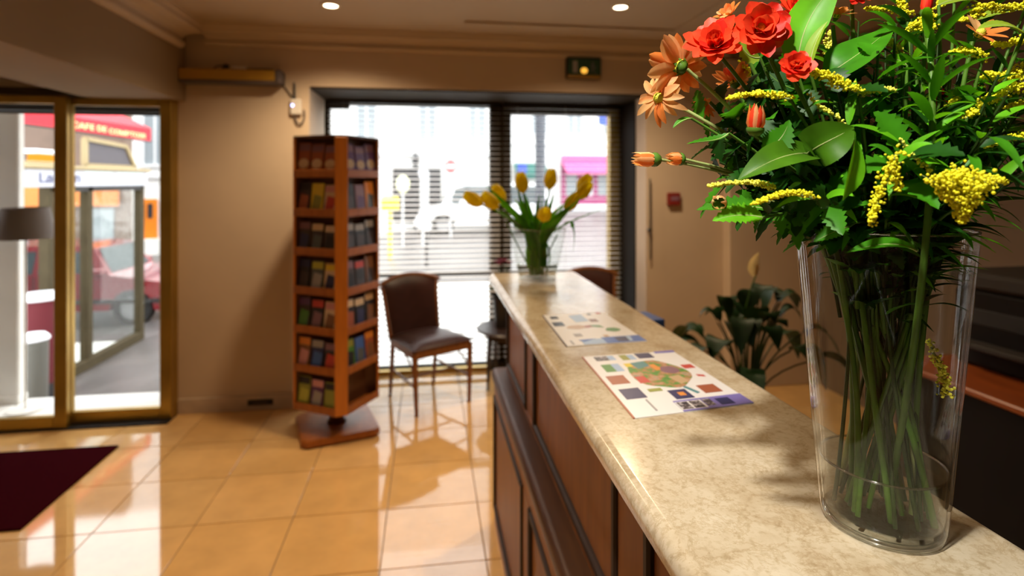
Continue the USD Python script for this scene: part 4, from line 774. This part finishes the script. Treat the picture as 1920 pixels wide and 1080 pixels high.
# the tall stem in front
ts = thing('tall_goldenrod', 'tall straight bright green stem with narrow leaves, front of the bouquet', 'flower stem')
p = np.vstack([through(VC + [.01, .0, .022], at(1737, 440, .60), at(1738, 62, .62), .5, 20)]); M('stem', tube(p, np.linspace(.0042, .0030, 20), 8), 'stem_green', ts, True)
dress_stem(ts, p, 26, .058, .0095, ('leaf_bright', 'leaf_mid', 'leaf_mid'), .56, .98)

# broad leaves
def broad(label, pts, Zs, width, up, mat, fold=.25, shape=.8, serr=0, n=15):
    t = thing('broad_leaf', label, 'leaf'); P = [at(x, y, z) for (x, y), z in zip(pts, np.broadcast_to(Zs, (len(pts),)))]
    M('blade', blade(bez(P, n), width, up, fold, shape, serr, cols=7), mat, t, True)
    p = stem_path(P[0], 16)[7 if COUNT[('/World', 'broad_leaf')] % 4 else 0:]; M('stalk', tube(p, np.linspace(.003, .0018, len(p)), 6), 'stem_green', t, True)
    M('midrib', tube(bez(P, n)[:-1] - np.array(up) / np.linalg.norm(up) * .0004, np.linspace(.0013, .0004, n - 1), 5), 'stem_pale' if mat != 'leaf_dark' else 'stem_green', t, True)
T_ = -TOWARD
broad('tall bright green broad leaf rising beside the red flowers at the top', [(1496, 140), (1494, 60), (1530, 0), (1580, -40)], .66, .046, (-.5 * RIGHT_ - T_ * .8 + [0, 0, .1]), 'leaf_bright', .3)
broad('bright green broad leaf cut by the top edge above the big scarlet flower', [(1500, 40), (1490, 5), (1450, -10), (1405, -6)], .74, .032, (0, -.3, 1), 'leaf_bright', .2)
broad('long diagonal broad leaf with pale edge in the upper middle', [(1540, 150), (1580, 118), (1625, 96), (1674, 48)], [.66, .63, .64, .68], .050, (-.5 * RIGHT_ - T_ * .6 + [0, 0, .55]), 'leaf_mid', .3)
broad('dark round broad leaf behind the small bright red flower', [(1500, 170), (1470, 165), (1430, 140), (1420, 100)], [.72, .72, .74, .74], .055, (-.2 * RIGHT_ - T_), 'leaf_dark', .15)
broad('broad olive green leaf pointing left at the lower left of the bouquet', [(1560, 300), (1500, 268), (1440, 300), (1384, 338)], [.64, .58, .57, .58], .038, (.15 * RIGHT_ - T_ * .6 + [0, 0, .8]), 'leaf_olive', .3)
broad('broad curled leaf turned down beside the centre of the bouquet', [(1600, 250), (1610, 290), (1592, 340), (1580, 376)], [.60, .55, .54, .55], .030, (.6 * RIGHT_ - T_), 'leaf_bright', .35)
broad('dark olive broad leaf curling over in the centre of the bouquet', [(1500, 300), (1530, 270), (1570, 260), (1600, 238)], [.62, .57, .57, .58], .044, (.2 * RIGHT_ - T_ + [0, 0, .4]), 'leaf_olive', .3)
broad('lime green pointed leaf near the top right corner', [(1920, 62), (1890, 40), (1860, 44), (1834, 54)], .62, .022, (0, -.6, .9), 'leaf_lime', .15, .7, .12, 21)
broad('lime green pointed leaf along the top right edge', [(1925, 10), (1890, 18), (1860, 22), (1826, 40)], .70, .020, (0, -.6, .9), 'leaf_lime', .15, .7, .12, 21)
broad('lime green leaf cut by the top edge right of the slim red bud', [(1760, 10), (1785, -4), (1810, -6), (1840, 6)], .68, .022, (0, -.6, .9), 'leaf_lime', .15)
broad('rounded small leaf left of the tall stem under the pale cluster', [(1700, 122), (1690, 112), (1675, 108), (1660, 112)], .66, .017, (0, -.8, .5), 'leaf_bright', .2)
broad('narrow yellow-green leaf edge-on left of the tall bright leaf', [(1518, 130), (1520, 100), (1530, 70), (1552, 40)], .64, .016, (-1 * RIGHT_ - T_ * .5), 'leaf_lime', .5)
broad('serrated leaf at the far lower left of the bouquet', [(1440, 392), (1400, 384), (1360, 386), (1306, 394)], .64, .030, (0, -.5, .9), 'leaf_mid', .3, .75, .35, 21)
broad('second serrated leaf lowest at the left, under the pale bud', [(1430, 408), (1400, 400), (1370, 402), (1336, 414)], .61, .026, (0, -.8, .7), 'leaf_bright', .3, .75, .35, 21)
broad('serrated leaf in the middle left with pale vein', [(1430, 285), (1450, 275), (1470, 262), (1480, 225)], .60, .030, (-.4 * RIGHT_ - T_), 'leaf_mid', .2, .75, .35, 21)
broad('serrated leaf hanging over the rim at the left inside the glass', [(1590, 425), (1570, 432), (1550, 440), (1526, 454)], .60, .020, (0, -.6, .9), 'leaf_mid', .3, .75, .35, 21)
broad('pale serrated leaf high at the left under the scarlet flowers', [(1425, 108), (1405, 112), (1392, 95), (1384, 70)], .70, .018, (-.4 * RIGHT_ - T_), 'leaf_lime', .2, .75, .3, 17)
broad('lance shaped leaf lying level just inside the top of the glass', [(1720, 470), (1690, 452), (1640, 454), (1588, 474)], .58, .018, (0, -.5, .9), 'leaf_mid', .3)
broad('small green leaf pointing left under the orange buds', [(1366, 250), (1345, 268), (1320, 262), (1288, 270)], .68, .016, (0, -.4, 1), 'leaf_mid', .3, .75, .3, 17)
broad('small leaf on the pale stem under the drooping orange flower', [(1296, 222), (1285, 222), (1272, 228), (1262, 240)], .72, .012, (0, -.4, 1), 'leaf_mid', .3)

# leafy filler in the heart of the bouquet
for k, (px, py, Z) in enumerate([(1350, 215, .76), (1392, 250, .70), (1440, 215, .74), (1402, 300, .68), (1452, 320, .66), (1392, 355, .70), (1440, 400, .62), (1490, 240, .66), (1500, 330, .62), (1352, 330, .74), (1420, 180, .80), (1480, 400, .60), (1460, 130, .78), (1330, 262, .78), (1540, 390, .58), (1400, 398, .70)]):
    t = thing('leafy_stem', 'dark leafy stem with toothed leaves, left side of the bouquet', 'foliage', group='toothed leafy stems on the left of the bouquet')
    p = stem_path(at(px, py, Z))[8:]; M('stem', tube(p, np.linspace(.0024, .0013, len(p)), 6), 'stem_dark', t, True)
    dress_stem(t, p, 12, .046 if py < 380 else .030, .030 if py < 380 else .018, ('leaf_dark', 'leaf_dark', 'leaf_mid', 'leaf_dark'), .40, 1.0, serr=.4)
for k, (px, py, Z) in enumerate([(1610, 40, .76), (1660, 70, .80), (1700, -10, .78), (1760, 60, .74), (1800, 130, .74), (1850, 20, .80), (1880, 110, .74), (1640, 130, .72), (1560, 90, .80), (1905, 220, .70), (1830, 250, .66), (1780, 250, .66), (1690, 200, .66), (1640, 230, .62)]):
    t = thing('leafy_stem', 'fine-leaved dark stem filling the upper right of the bouquet', 'foliage', group='fine-leaved stems on the right of the bouquet')
    p = stem_path(at(px, py, Z))[8:]; M('stem', tube(p, np.linspace(.0024, .0012, len(p)), 6), 'stem_dark', t, True)
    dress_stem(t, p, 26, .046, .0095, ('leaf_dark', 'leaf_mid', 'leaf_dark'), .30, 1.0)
for k in range(52):
    a = k * 2.3999; q = math.sqrt((k + .5) / 52)
    off = np.array([math.cos(a) * q * .21, math.sin(a) * q * .19, 0]); rt = off @ RIGHT_
    h = VC + off + [0, 0, .40 + .25 * (1 - q * q * .7) * rng.uniform(.55, 1.0)]
    t = thing('leafy_stem', 'dark leafy green stem buried in the heart of the bouquet', 'foliage', group='leafy stems in the heart of the bouquet')
    p = stem_path(h); p = p[(0, 9, 8, 9)[k % 4]:]; M('stem', tube(p, np.linspace(.0026, .0014, len(p)), 6), 'stem_dark', t, True)
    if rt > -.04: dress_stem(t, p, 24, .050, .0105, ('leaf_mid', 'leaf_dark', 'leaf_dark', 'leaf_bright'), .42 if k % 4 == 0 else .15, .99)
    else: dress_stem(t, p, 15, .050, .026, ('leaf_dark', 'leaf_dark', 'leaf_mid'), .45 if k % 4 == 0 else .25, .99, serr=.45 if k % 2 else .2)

# ------------------------------------------------------------------ the street
def street_z(x): return np.clip(.2 * (x + .6), -.95, 0.0)
gx = np.array([-40, -5.35, -4.2, -3, -2, -1.2, -.6, 0, 40.0]); gy = np.array([4.98, 6, 8, 12, 20, 40, 80.0])
v = np.array([[x, y, street_z(x) - .012] for y in gy for x in gx]); M('street', (v, grid_faces(len(gy), len(gx))), 'street', kind='structure', label='wet grey street sloping down to the left')
M('pavement', bx(-1.6, 9, 4.985, 9.0, -.2, .02), 'pale_stone', kind='structure', label='pale pavement outside the street window')
M('entrance_landing', cat_([bb(-2.92, -1.74, 4.165, 4.68, -.9, -.003, .01), bb(-3.7, -2.92, 4.165, 4.55, -.9, -.003, .01)]), 'pale_stone', label='pale stone landing outside the sliding doors', cat='doorstep')
M('entrance_lintel', bb(-3.7, -1.78, 4.31, 4.37, 2.135, 2.20, .01), 'pale_stone', label='pale stone lintel seen above the entrance glass', cat='lintel')
sb = thing('shutter_housing', 'dark roller shutter housing under the lintel outside the entrance', 'shutter box'); M('housing', bb(-3.7, -1.6, 4.38, 4.46, 2.085, 2.15, .01), 'black_metal', sb); M('guide_rail', bb(-3.7, -1.6, 4.40, 4.42, 2.07, 2.085, .004), 'dark_bronze', sb)
pi_ = thing('entrance_pillar', 'cream rendered pillar outside the left edge of the sliding doors', 'pillar'); M('shaft', bb(-3.7, -2.93, 4.58, 4.65, -.9, 2.6, .01), 'pale_stone', pi_); M('foot_block', bb(-3.72, -2.925, 4.57, 4.68, -.9, .05, .008), 'pale_stone', pi_)

lp = thing('lamp_reflection', 'tapered grey lampshade reflection, built as a slim lamp outside the left sliding door', 'lamp', tuple(at(48, 447, 3.98) * [1, 1, 0]))  # reflection in the door glass, modelled as a standing lamp
zb = at(48, 447, 3.98)[2]
M('stand', tube([(0, 0, .012), (0, 0, zb + .05)], .007, 8), 'pale_stone', lp, True); M('foot', lathe([(.0001, 0), (.11, 0), (.11, .008), (.02, .016), (.0001, .016)], 24), 'pale_stone', lp, 40)  # stand and foot invented to carry the reflected lampshade
M('shade', lathe([(.178, zb), (.135, zb + .215), (.133, zb + .215), (.176, zb)], 40), 'shade_grey', lp, True)

# glazed cafe terrace
tr = thing('cafe_terrace', 'glazed street cafe terrace with white sign board, seen through the sliding doors', 'cafe front')
TX, Y0, Y1, TZ, TH = -4.2, 7.0, 9.05, -.74, 1.535
for y in (Y0, 7.75, Y1): M('post', bb(TX - .05, TX + .05, y - .05, y + .05, TZ, TH), 'terrace_frame', tr)
M('bottom_rail', bb(TX - .04, TX + .06, Y0, Y1, TZ, TZ + .14), 'terrace_frame', tr); M('head_rail', bb(TX - .04, TX + .05, Y0, Y1, TH - .06, TH), 'black_metal', tr)
M('pane', bx(TX - .005, TX + .005, Y0 + .05, 7.70, TZ + .14, TH - .06), 'window_glass', tr); M('pane', bx(TX - .005, TX + .005, 7.80, Y1 - .05, TZ + .14, TH - .06), 'window_glass', tr)
for x in (-4.9, -6.2): M('post', bb(x - .05, x + .05, Y1 - .05, Y1 + .05, TZ - .15, TH), 'terrace_frame', tr)
M('end_pane', bx(-6.2, TX - .05, Y1 - .005, Y1 + .005, TZ + .1, TH - .06), 'window_glass', tr)
sgn = M('sign_board', bb(TX - .02, TX + .09, 6.3, 9.1, TH, 1.735, .01), 'fascia_white', tr); M('cornice', bb(TX - .06, TX + .12, 6.2, 9.15, 1.735, 1.78, .01), 'terrace_wood', tr)
M('pale_panel', bb(TX + .085, TX + .094, 7.55, 8.15, TH + .03, 1.715, .001), 'sign_pale_teal', sgn); M('pale_panel', bb(TX + .085, TX + .094, 8.27, 8.95, TH + .03, 1.715, .001), 'sign_pale_teal', sgn)
m = text('Lastern', .10, .006, True); v = np.stack([np.full(len(m[0]), 0.0) + m[0][:, 2], m[0][:, 0] * 1.0, m[0][:, 1]], 1); v[:, 1] *= .72 / np.ptp(v[:, 1])
M('sign_lettering', (v + [TX + .089, 6.72, TH + .055], m[1]), 'sign_text', sgn)
M('floor_deck', bx(-6.2, TX - .05, 6.0, Y1 - .06, TZ - .3, TZ + .02), 'pale_stone', tr)
rf = thing('roof_light', 'slanted wooden framed glass panel above the cafe sign board', 'skylight')
a, b, c, d = (7.75, 1.80), (8.95, 1.80), (8.70, 2.09), (7.75, 2.13)
def bar(p, q, w=.05): 
    p, q = np.array(p), np.array(q); t = (q - p) / np.linalg.norm(q - p); n = np.array([-t[1], t[0]]) * w / 2
    return prism([tuple(p - n), tuple(q - n), tuple(q + n), tuple(p + n)], .06, 'x', TX - .05)
for p, q in ((a, b), (b, c), (c, d), (d, a)): M('frame_bar', bar(p, q), 'terrace_wood', rf)
M('glass_panel', prism([a, b, c, d], .01, 'x', TX - .03), 'skylight_glass', rf)
cl_ = thing('cafe_lantern', 'glowing orange lantern box above the left of the cafe sign', 'lamp', (TX - .05, 7.0, 1.80)); M('lamp_body', bb(-.06, .06, -.14, .16, 0.02, .10, .01), 'cafe_lamp', cl_); M('lamp_cap', bb(-.08, .08, -.22, .2, .10, .15, .01), 'sign_white', cl_); M('lamp_base', bb(-.08, .08, -.3, .2, -.018, .02, .006), 'terrace_wood', cl_)
aw = thing('cafe_awning', 'red cafe awning with faded golden lettering above the terrace', 'awning')
A0, A1 = (-4.50, 7.0), (-4.16, 9.32)
v = np.array([[-4.5, 6.6, 2.24], [-4.16, 9.32, 2.20], [-4.16, 9.32, 2.40], [-4.5, 6.6, 2.40], [-5.4, 6.6, 2.95], [-5.2, 9.1, 2.95]])
def slab(poly, th=.012):
    p = np.array(poly, float); n = np.cross(p[1] - p[0], p[2] - p[0]); n /= np.linalg.norm(n); k = len(p); v = np.vstack([p, p - n * th])
    f = [[0, i, i + 1] for i in range(1, k - 1)] + [[k, k + i + 1, k + i] for i in range(1, k - 1)]
    for i in range(k): f += [[i, k + i, k + (i + 1) % k], [i, k + (i + 1) % k, (i + 1) % k]]
    return v, np.array(f)
vl = M('valance', slab([v[0], v[1], v[2], v[3]]), 'awning_red', aw); M('canopy', slab([v[3], v[2], v[5], v[4]]), 'awning_red', aw); M('end_flap', slab([v[1], v[1] + [-.9, -.2, .5], v[5], v[2]]), 'awning_red', aw)
M('front_bar', tube([v[0], v[1]], .012, 6), 'black_metal', aw, True)
def awning_text(s, y0, y1, z, h, o):
    m = text(s, h, .003, True); x = m[0][:, 0]; u = (x - x.min()) / np.ptp(x); y = y0 + (y1 - y0) * u
    X = -4.5 + .34 * (y - 6.6) / 2.72; zz = z + m[0][:, 1] - .015 * (y - y0) + o
    M('lettering', (np.stack([X + .004 + m[0][:, 2], y, zz], 1), m[1]), 'awning_text', vl)
awning_text('CAFE DE', 7.75, 8.35, 2.27, .07, .0); awning_text('COMPTOIR', 8.40, 9.18, 2.25, .065, 0.0)
nb = M('neighbour_facade', bx(-9, -6.3, 6.0, 9.3, -1.2, 9), 'window_grey', label='dark shop interior wall behind the cafe terrace', cat='building')
tbl = thing('barrel_table', 'round white topped barrel table with dark red cloth outside the left sliding door', 'table', (-3.96, 6.5, -.70)); M('tabletop', lathe([(.0001, 1.10), (.27, 1.10), (.28, 1.115), (.27, 1.13), (.0001, 1.13)], 32), 'sign_white', tbl, 40); M('cloth', lathe([(.20, .25), (.215, .6), (.25, 1.10), (.24, 1.10), (.2, .6), (.19, .25)], 28), 'burgundy_cloth', tbl, True); M('barrel', lathe([(.0001, 0), (.17, 0), (.185, .15), (.18, .5), (.0001, .5)], 24), 'gate_dark', tbl, 40)
ob = thing('bistro_chair', 'dark cane bistro chair on the cafe terrace behind the glass', 'chair', (-4.75, 7.3, TZ + .02), 120)
for sx in (-1, 1):
    for sy in (-1, 1): M('leg', tube([(sx * .2, sy * .2, 0), (sx * .18, sy * .18, .45)], .014, 7), 'terrace_wood', ob, True)
M('seat', lathe([(.0001, .44), (.21, .44), (.22, .455), (.21, .47), (.0001, .475)], 24), 'terrace_wood', ob, 40); M('backrest', tube([(-.2, -.2, .45), (-.21, -.24, .8), (-.1, -.27, .93), (.1, -.27, .93), (.21, -.24, .8), (.2, -.2, .45)], .014, 7), 'terrace_wood', ob, True); M('back_pad', bb(-.16, .16, -.262, -.24, .55, .86, .01), 'burgundy_cloth', ob)
wb = thing('litter_bin', 'grey cylindrical bin with pale round lid in front of the cafe terrace', 'bin', (-3.655, 5.9, -.66)); M('body', lathe([(.0001, .04), (.115, .04), (.122, .78), (.0001, .78)], 28), 'bin_grey', wb, 40); M('lid', lathe([(.0001, .78), (.132, .78), (.132, .80), (.10, .835), (.0001, .845)], 28), 'sign_white', wb, 40); M('foot', lathe([(.0001, 0), (.12, 0), (.12, .04), (.0001, .04)], 28), 'plastic_black', wb, 40)

def car(name, label, loc, rot, paint, L=4.2, Wd=1.7, Hh=1.46, cf=0.0):
    c = thing(name, label, 'car', loc, rot); h = L / 2; w = Wd / 2
    # local: x forward, z up
    body = [(-h, .28), (-h + .02, .62), (-h + .08, .92), (h - 1.25 + cf, .93), (h - .35 + cf * .3, .78), (h - .06, .60), (h, .40), (h - .05, .26)]
    def arch(cx): return [(cx + .36 * math.cos(a), .30 + .36 * math.sin(a)) for a in np.linspace(0, math.pi, 9)]
    low = [(h - .05, .22)] + arch(h - .82)[0:] + arch(-h + .80) + [(-h, .24)]
    M('body_shell', move(prism(body[::1] + low, Wd, 'y', -w), (0, 0, 0)), paint, c, 25)
    cab0 = [(-h + .06, .90), (-h + .35, Hh - .06), (-h + .55, Hh), (.25 + cf, Hh), (.55 + cf, Hh - .05), (h - 1.18 + cf, .90)]
    v = [];
    for x, z in cab0:
        k = (z - .9) / (Hh - .9) * .16
        v += [(x, -w + .02 + k, z), (x, w - .02 - k, z)]
    hull = trimesh.convex.convex_hull(np.array(v)); M('cabin', (np.array(hull.vertices), np.array(hull.faces)), paint, c)
    for s in (-1, 1):
        def sw(poly): return np.array([[x, s * (w - .02 - (z - .9) / (Hh - .9) * .16 + .006), z] for x, z in poly])
        for poly in ([(-h + .22, .95), (-h + .45, Hh - .1), (-.35, Hh - .09), (-.35, .95)], [(-.27, .95), (-.27, Hh - .09), (.22 + cf, Hh - .09), (.50 + cf, Hh - .14), (h - 1.42 + cf, .95)]):
            q = sw(poly); q = q if s > 0 else q[::-1]; M('side_window', slab(q[::-1], .004), 'car_window', c)
        M('sill_strip', bb(-h + .1, h - .1, s * w - .012, s * w + .012, .42, .50, .004), 'plastic_black', c); M('mirror', bb(.62, .80, s * (w + .02) - .07, s * (w + .02) + .07, .92, 1.04, .03), paint, c)
        M('door_line', bb(-.318, -.302, s * w - .004, s * w + .004, .5, .92, .001), 'plastic_black', c)
        M('headlight', bb(h - .40, h - .12, s * .56 - .16, s * .56 + .16, .60, .74, .04), 'hub_metal', c); M('tail_light', bb(-h - .01, -h + .08, s * .66 - .1, s * .66 + .1, .62, .86, .02), 'no_entry_red', c)
        for x in (h - .82, -h + .80):
            wl_ = lathe([(.20, -.10), (.30, -.10), (.32, -.07), (.32, .07), (.30, .10), (.20, .10)], 28); v_ = wl_[0][:, [0, 2, 1]] + [x, s * (w - .11), .32]; wp = M('wheel', (v_, wl_[1][:, ::-1]), 'tyre', c, 40)
            hb = lathe([(.0001, -.04 * s), (.21, -.03 * s), (.21, .075 * s), (.17, .085 * s), (.05, .07 * s), (.0001, .09 * s)], 20); M('hub', (hb[0][:, [0, 2, 1]] + [x, s * (w - .10), .32], hb[1][:, ::-1]), 'hub_metal', wp, 40)
    zt = lambda x0, x1, z0, z1, in_: slab([(x0, -w + .14, z0), (x0, w - .14, z0), (x1, w - .14 - in_, z1), (x1, -w + .14 + in_, z1)], .004)
    M('windscreen', move(zt(h - 1.22 + cf, .58 + cf, .93, Hh - .07, .10), (.012, 0, .012)), 'car_window', c); M('rear_window', move(zt(-h + .09, -h + .34, .95, Hh - .08, .10), (-.012, 0, .006)), 'car_window', c)
    M('bumper', bb(h - .12, h + .03, -w + .06, w - .06, .30, .48, .04), paint, c); M('bumper', bb(-h - .03, -h + .12, -w + .06, w - .06, .30, .50, .04), 'plastic_black', c)
    return c
car('parked_car', 'white hatchback parked across the street, seen through the left blind', (1.72, 17.7, -.012), 180, 'car_white', 4.2, 1.7, 1.56, 0.42)
car('parked_car', 'dark red car parked behind the cafe terrace, seen through the sliding doors', (-6.35, 11.6, -.95), 0, 'car_red', 4.1, 1.65, 1.42)

# buildings across the street
def building(name, label, x0, x1, y, z0, z1, wins, depth=4.0, mat='facade_white', bands=()):
    b = thing(name, label, 'building'); M('wall', bx(x0, x1, y, y + depth, z0, z1), mat, b)
    for z in bands: M('string_course', bb(x0, x1, y - .12, y, z, z + .16, .02), 'facade_trim', b)
    for a, c, d, e in wins:
        w = M('window', cat_([bb(a - .08, a, y - .05, y, d, e), bb(c, c + .08, y - .05, y, d, e), bb(a - .08, c + .08, y - .05, y, e, e + .1), bb(a - .14, c + .14, y - .12, y, d - .1, d), bb((a + c) / 2 - .03, (a + c) / 2 + .03, y - .03, y, d, e)]), 'facade_trim', b)
        M('window_pane', bx(a, c, y - .015, y - .002, d, e), 'window_grey', b)
    return b
bA = building('apartment_building', 'white stone apartment building with grey windows, across the street behind the left blind', -4.5, 2.6, 19.6, -.5, 11, [(-2.35, -1.75, 3.0, 5.0), (-.3, .25, 3.0, 5.0), (1.4, 1.95, 3.0, 5.0), (-2.35, -1.75, 6.3, 8.3), (-.3, .25, 6.3, 8.3), (1.4, 1.95, 6.3, 8.3)], bands=(2.45, 5.7))
gt = thing('shop_gate', 'dark barred shop gate in the white building behind the left blind', 'gate')
M('gate_panel', bb(-1.18, .42, 19.52, 19.6, .25, 2.07), 'gate_dark', gt); M('gate_post', bb(-.28, .02, 19.42, 19.52, .25, 1.95), 'facade_trim', gt)
for k in range(9): M('gate_bar', bb(-1.16 + .195 * k, -1.13 + .195 * k, 19.49, 19.52, .25, 2.07), 'black_metal', gt)
bB = building('corner_building', 'pale corner building far across the street above the pink shop', 2.7, 26, 30.5, -.5, 12, [(3.6, 4.4, 4.2, 6.6), (5.6, 6.4, 4.2, 6.6), (7.6, 8.4, 4.2, 6.6), (9.6, 10.4, 4.2, 6.6)], bands=(3.55, 7.2))
sh = thing('pink_shop', 'pink shopfront with magenta awning far across the street, seen through the right blind', 'shop'); SY = 30.4
M('plinth', bx(7.2, 11.2, SY - .3, SY, -.3, .35), 'facade_trim', sh); M('fascia', bb(7.2, 11.2, SY - .25, SY, 2.55, 3.0), 'awning_pink', sh); M('awning', slab([(7.2, SY - 1.2, 2.15), (11.2, SY - 1.2, 2.15), (11.2, SY - .2, 2.62), (7.2, SY - .2, 2.62)], .03), 'awning_pink', sh); M('awning_valance', bb(7.2, 11.2, SY - 1.22, SY - 1.19, 1.95, 2.15, .005), 'awning_pink', sh)
for k in range(5): M('pier', bb(7.2 + .9 * k, 7.45 + .9 * k, SY - .12, SY, .35, 2.55), 'shop_magenta', sh)
for k in range(4): M('shop_pane', bx(7.45 + .9 * k, 8.1 + .9 * k, SY - .06, SY - .05, .8, 2.5), ('window_grey', 'facade_trim')[k % 2], sh); M('stall_riser', bb(7.45 + .9 * k, 8.1 + .9 * k, SY - .1, SY, .35, .8), 'shop_magenta', sh)
ga = thing('green_awning', 'dark green and blue shop awning left of the street pole', 'awning', (0, 0, 0)); M('canopy', slab([(4.55, 29.3, 2.0), (6.3, 29.3, 2.0), (6.3, 30.4, 2.6), (4.55, 30.4, 2.6)], .03), 'awning_green', ga); M('valance', bb(4.55, 6.3, 29.28, 29.31, 1.75, 2.0, .005), 'awning_green', ga); M('sign_panel', bb(4.6, 5.1, 29.2, 29.27, 2.05, 2.5, .005), 'sign_blue', ga)
po = thing('street_pole', 'thick dark grey street pole outside the right window pane', 'pole', (1.757, 8.84, 0)); M('shaft', tube([(0, 0, 0), (0, 0, 6)], .082, 16), 'pole_grey', po, True); M('base_collar', lathe([(.0001, 0), (.15, 0), (.15, .3), (.09, .45), (.0001, .45)], 20), 'pole_grey', po, 40)
yb = thing('yellow_box', 'yellow box on a thin post across the road, left blind', 'letter box', (-.80, 12.25, -.05)); M('post', tube([(0, 0, 0), (0, 0, 1.05)], .04, 8), 'yellow_box', yb, True); M('box', bb(-.18, .18, -.12, .12, 1.02, 1.32, .03), 'yellow_box', yb)
ov = thing('oval_sign', 'pale yellow oval sign on a post in front of the dark gate', 'street sign', (-.62, 14.24, 0)); M('post', tube([(0, .03, 0), (0, .03, 1.7)], .025, 8), 'facade_trim', ov, True); e_ = lathe([(.0001, -.015), (.15, -.015), (.165, 0), (.15, .015), (.0001, .015)], 28); M('plate', (e_[0][:, [0, 2, 1]] * [1, 1, 1.35] + [0, 0, 1.53], e_[1][:, ::-1]), 'oval_yellow', ov, 40)
ne = thing('no_entry_sign', 'round red no entry sign with white bar above the white car', 'street sign', (.625, 16.05, 0)); M('post', tube([(0, .03, 0), (0, .03, 2.2)], .025, 8), 'facade_trim', ne, True); e_ = lathe([(.0001, -.015), (.17, -.015), (.18, 0), (.17, .015), (.0001, .015)], 28); M('plate', (e_[0][:, [0, 2, 1]] + [0, 0, 2.02], e_[1][:, ::-1]), 'no_entry_red', ne, 40); M('white_bar', bb(-.12, .12, -.022, -.014, 1.985, 2.055, .002), 'sign_white', ne)
mi = thing('round_mirror', 'white round sign on a post beside the oval sign', 'street sign', (-.13, 14.4, 0)); M('post', tube([(0, .03, 0), (0, .03, 1.85)], .03, 8), 'facade_trim', mi, True); M('plate', (lathe([(.0001, -.015), (.11, -.015), (.12, 0), (.0001, .015)], 24)[0][:, [0, 2, 1]] + [0, 0, 1.80], lathe([(.0001, -.015), (.11, -.015), (.12, 0), (.0001, .015)], 24)[1][:, ::-1]), 'sign_white', mi, 40)
ft = thing('street_lantern', 'small dark lantern finial above the shop gate', 'lamp', (-.42, 19.3, 0)); M('post', tube([(0, 0, 0), (0, 0, 2.3)], .05, 8), 'gate_dark', ft, True); M('lantern', lathe([(.0001, 2.1), (.1, 2.12), (.13, 2.35), (.05, 2.45), (.07, 2.52), (.0001, 2.62)], 16), 'gate_dark', ft, 40)
bo = thing('bollard', 'slim dark bollard with white ball top on the pavement outside the left pane', 'bollard', tuple(at(800, 500, 10.6) * [1, 1, 0])); M('post', tube([(0, 0, 0), (0, 0, .68)], .035, 12), 'gate_dark', bo, True); M('ball_top', ball((0, 0, .74), .075, 2), 'sign_white', bo, True)
bs = thing('street_flag_sign', 'blue and yellow sign plate at the top right corner of the right pane', 'street sign', (3.62, 11.6, 0)); M('post', tube([(.42, .03, 0), (.42, .03, 3.2)], .03, 8), 'pole_grey', bs, True); M('blue_plate', bb(-.06, .14, -.02, .02, 2.79, 3.09, .005), 'sign_blue', bs); M('yellow_plate', bb(.14, .42, -.02, .02, 2.79, 3.09, .005), 'sign_yellow', bs)
bC = building('white_house', 'bright white house down the street with an orange door, seen through the sliding doors', -17, -7.2, 21.7, -1.6, 10, [(-9.9, -9.2, 2.2, 4.2), (-8.9, -8.3, 2.2, 4.2), (-9.9, -9.2, 5.2, 7.2)], bands=(1.7,))
dr = thing('street_door', 'orange wooden street door with dark panes in the bright white house', 'door', (0, 0, 0)); M('door_leaf', bb(-10.15, -9.45, 21.60, 21.69, -.42, .98), 'orange_door', dr); M('door_pane', bb(-10.02, -9.85, 21.585, 21.605, .30, .82, .003), 'gate_dark', dr); M('door_pane', bb(-9.75, -9.58, 21.585, 21.605, .30, .82, .003), 'gate_dark', dr); M('doorstep', bx(-10.3, -9.3, 21.3, 21.7, -1.2, -.42), 'pale_stone', dr)
building('long_facade', 'grey-white row of houses closing the street on the far left', -40, -17.1, 24, -1.5, 11, [(-20, -19, 1, 3), (-24, -23, 1, 3)], bands=())

ro = building('brick_shops', 'brown shop row with orange sign band beyond the cafe glass', -16, -7.3, 15.0, -1.4, 6.5, [], 0.4, mat='shop_brown')
M('sign_band', bb(-11.2, -7.4, 14.9, 15.0, 1.0, 1.5, .01), 'shop_orange', ro)
for k in range(5): M('shop_pane', bx(-11.9 + .92 * k, -11.2 + .92 * k, 14.97, 14.995, -.8, .95), ('window_grey', 'gate_dark')[k % 2], ro)
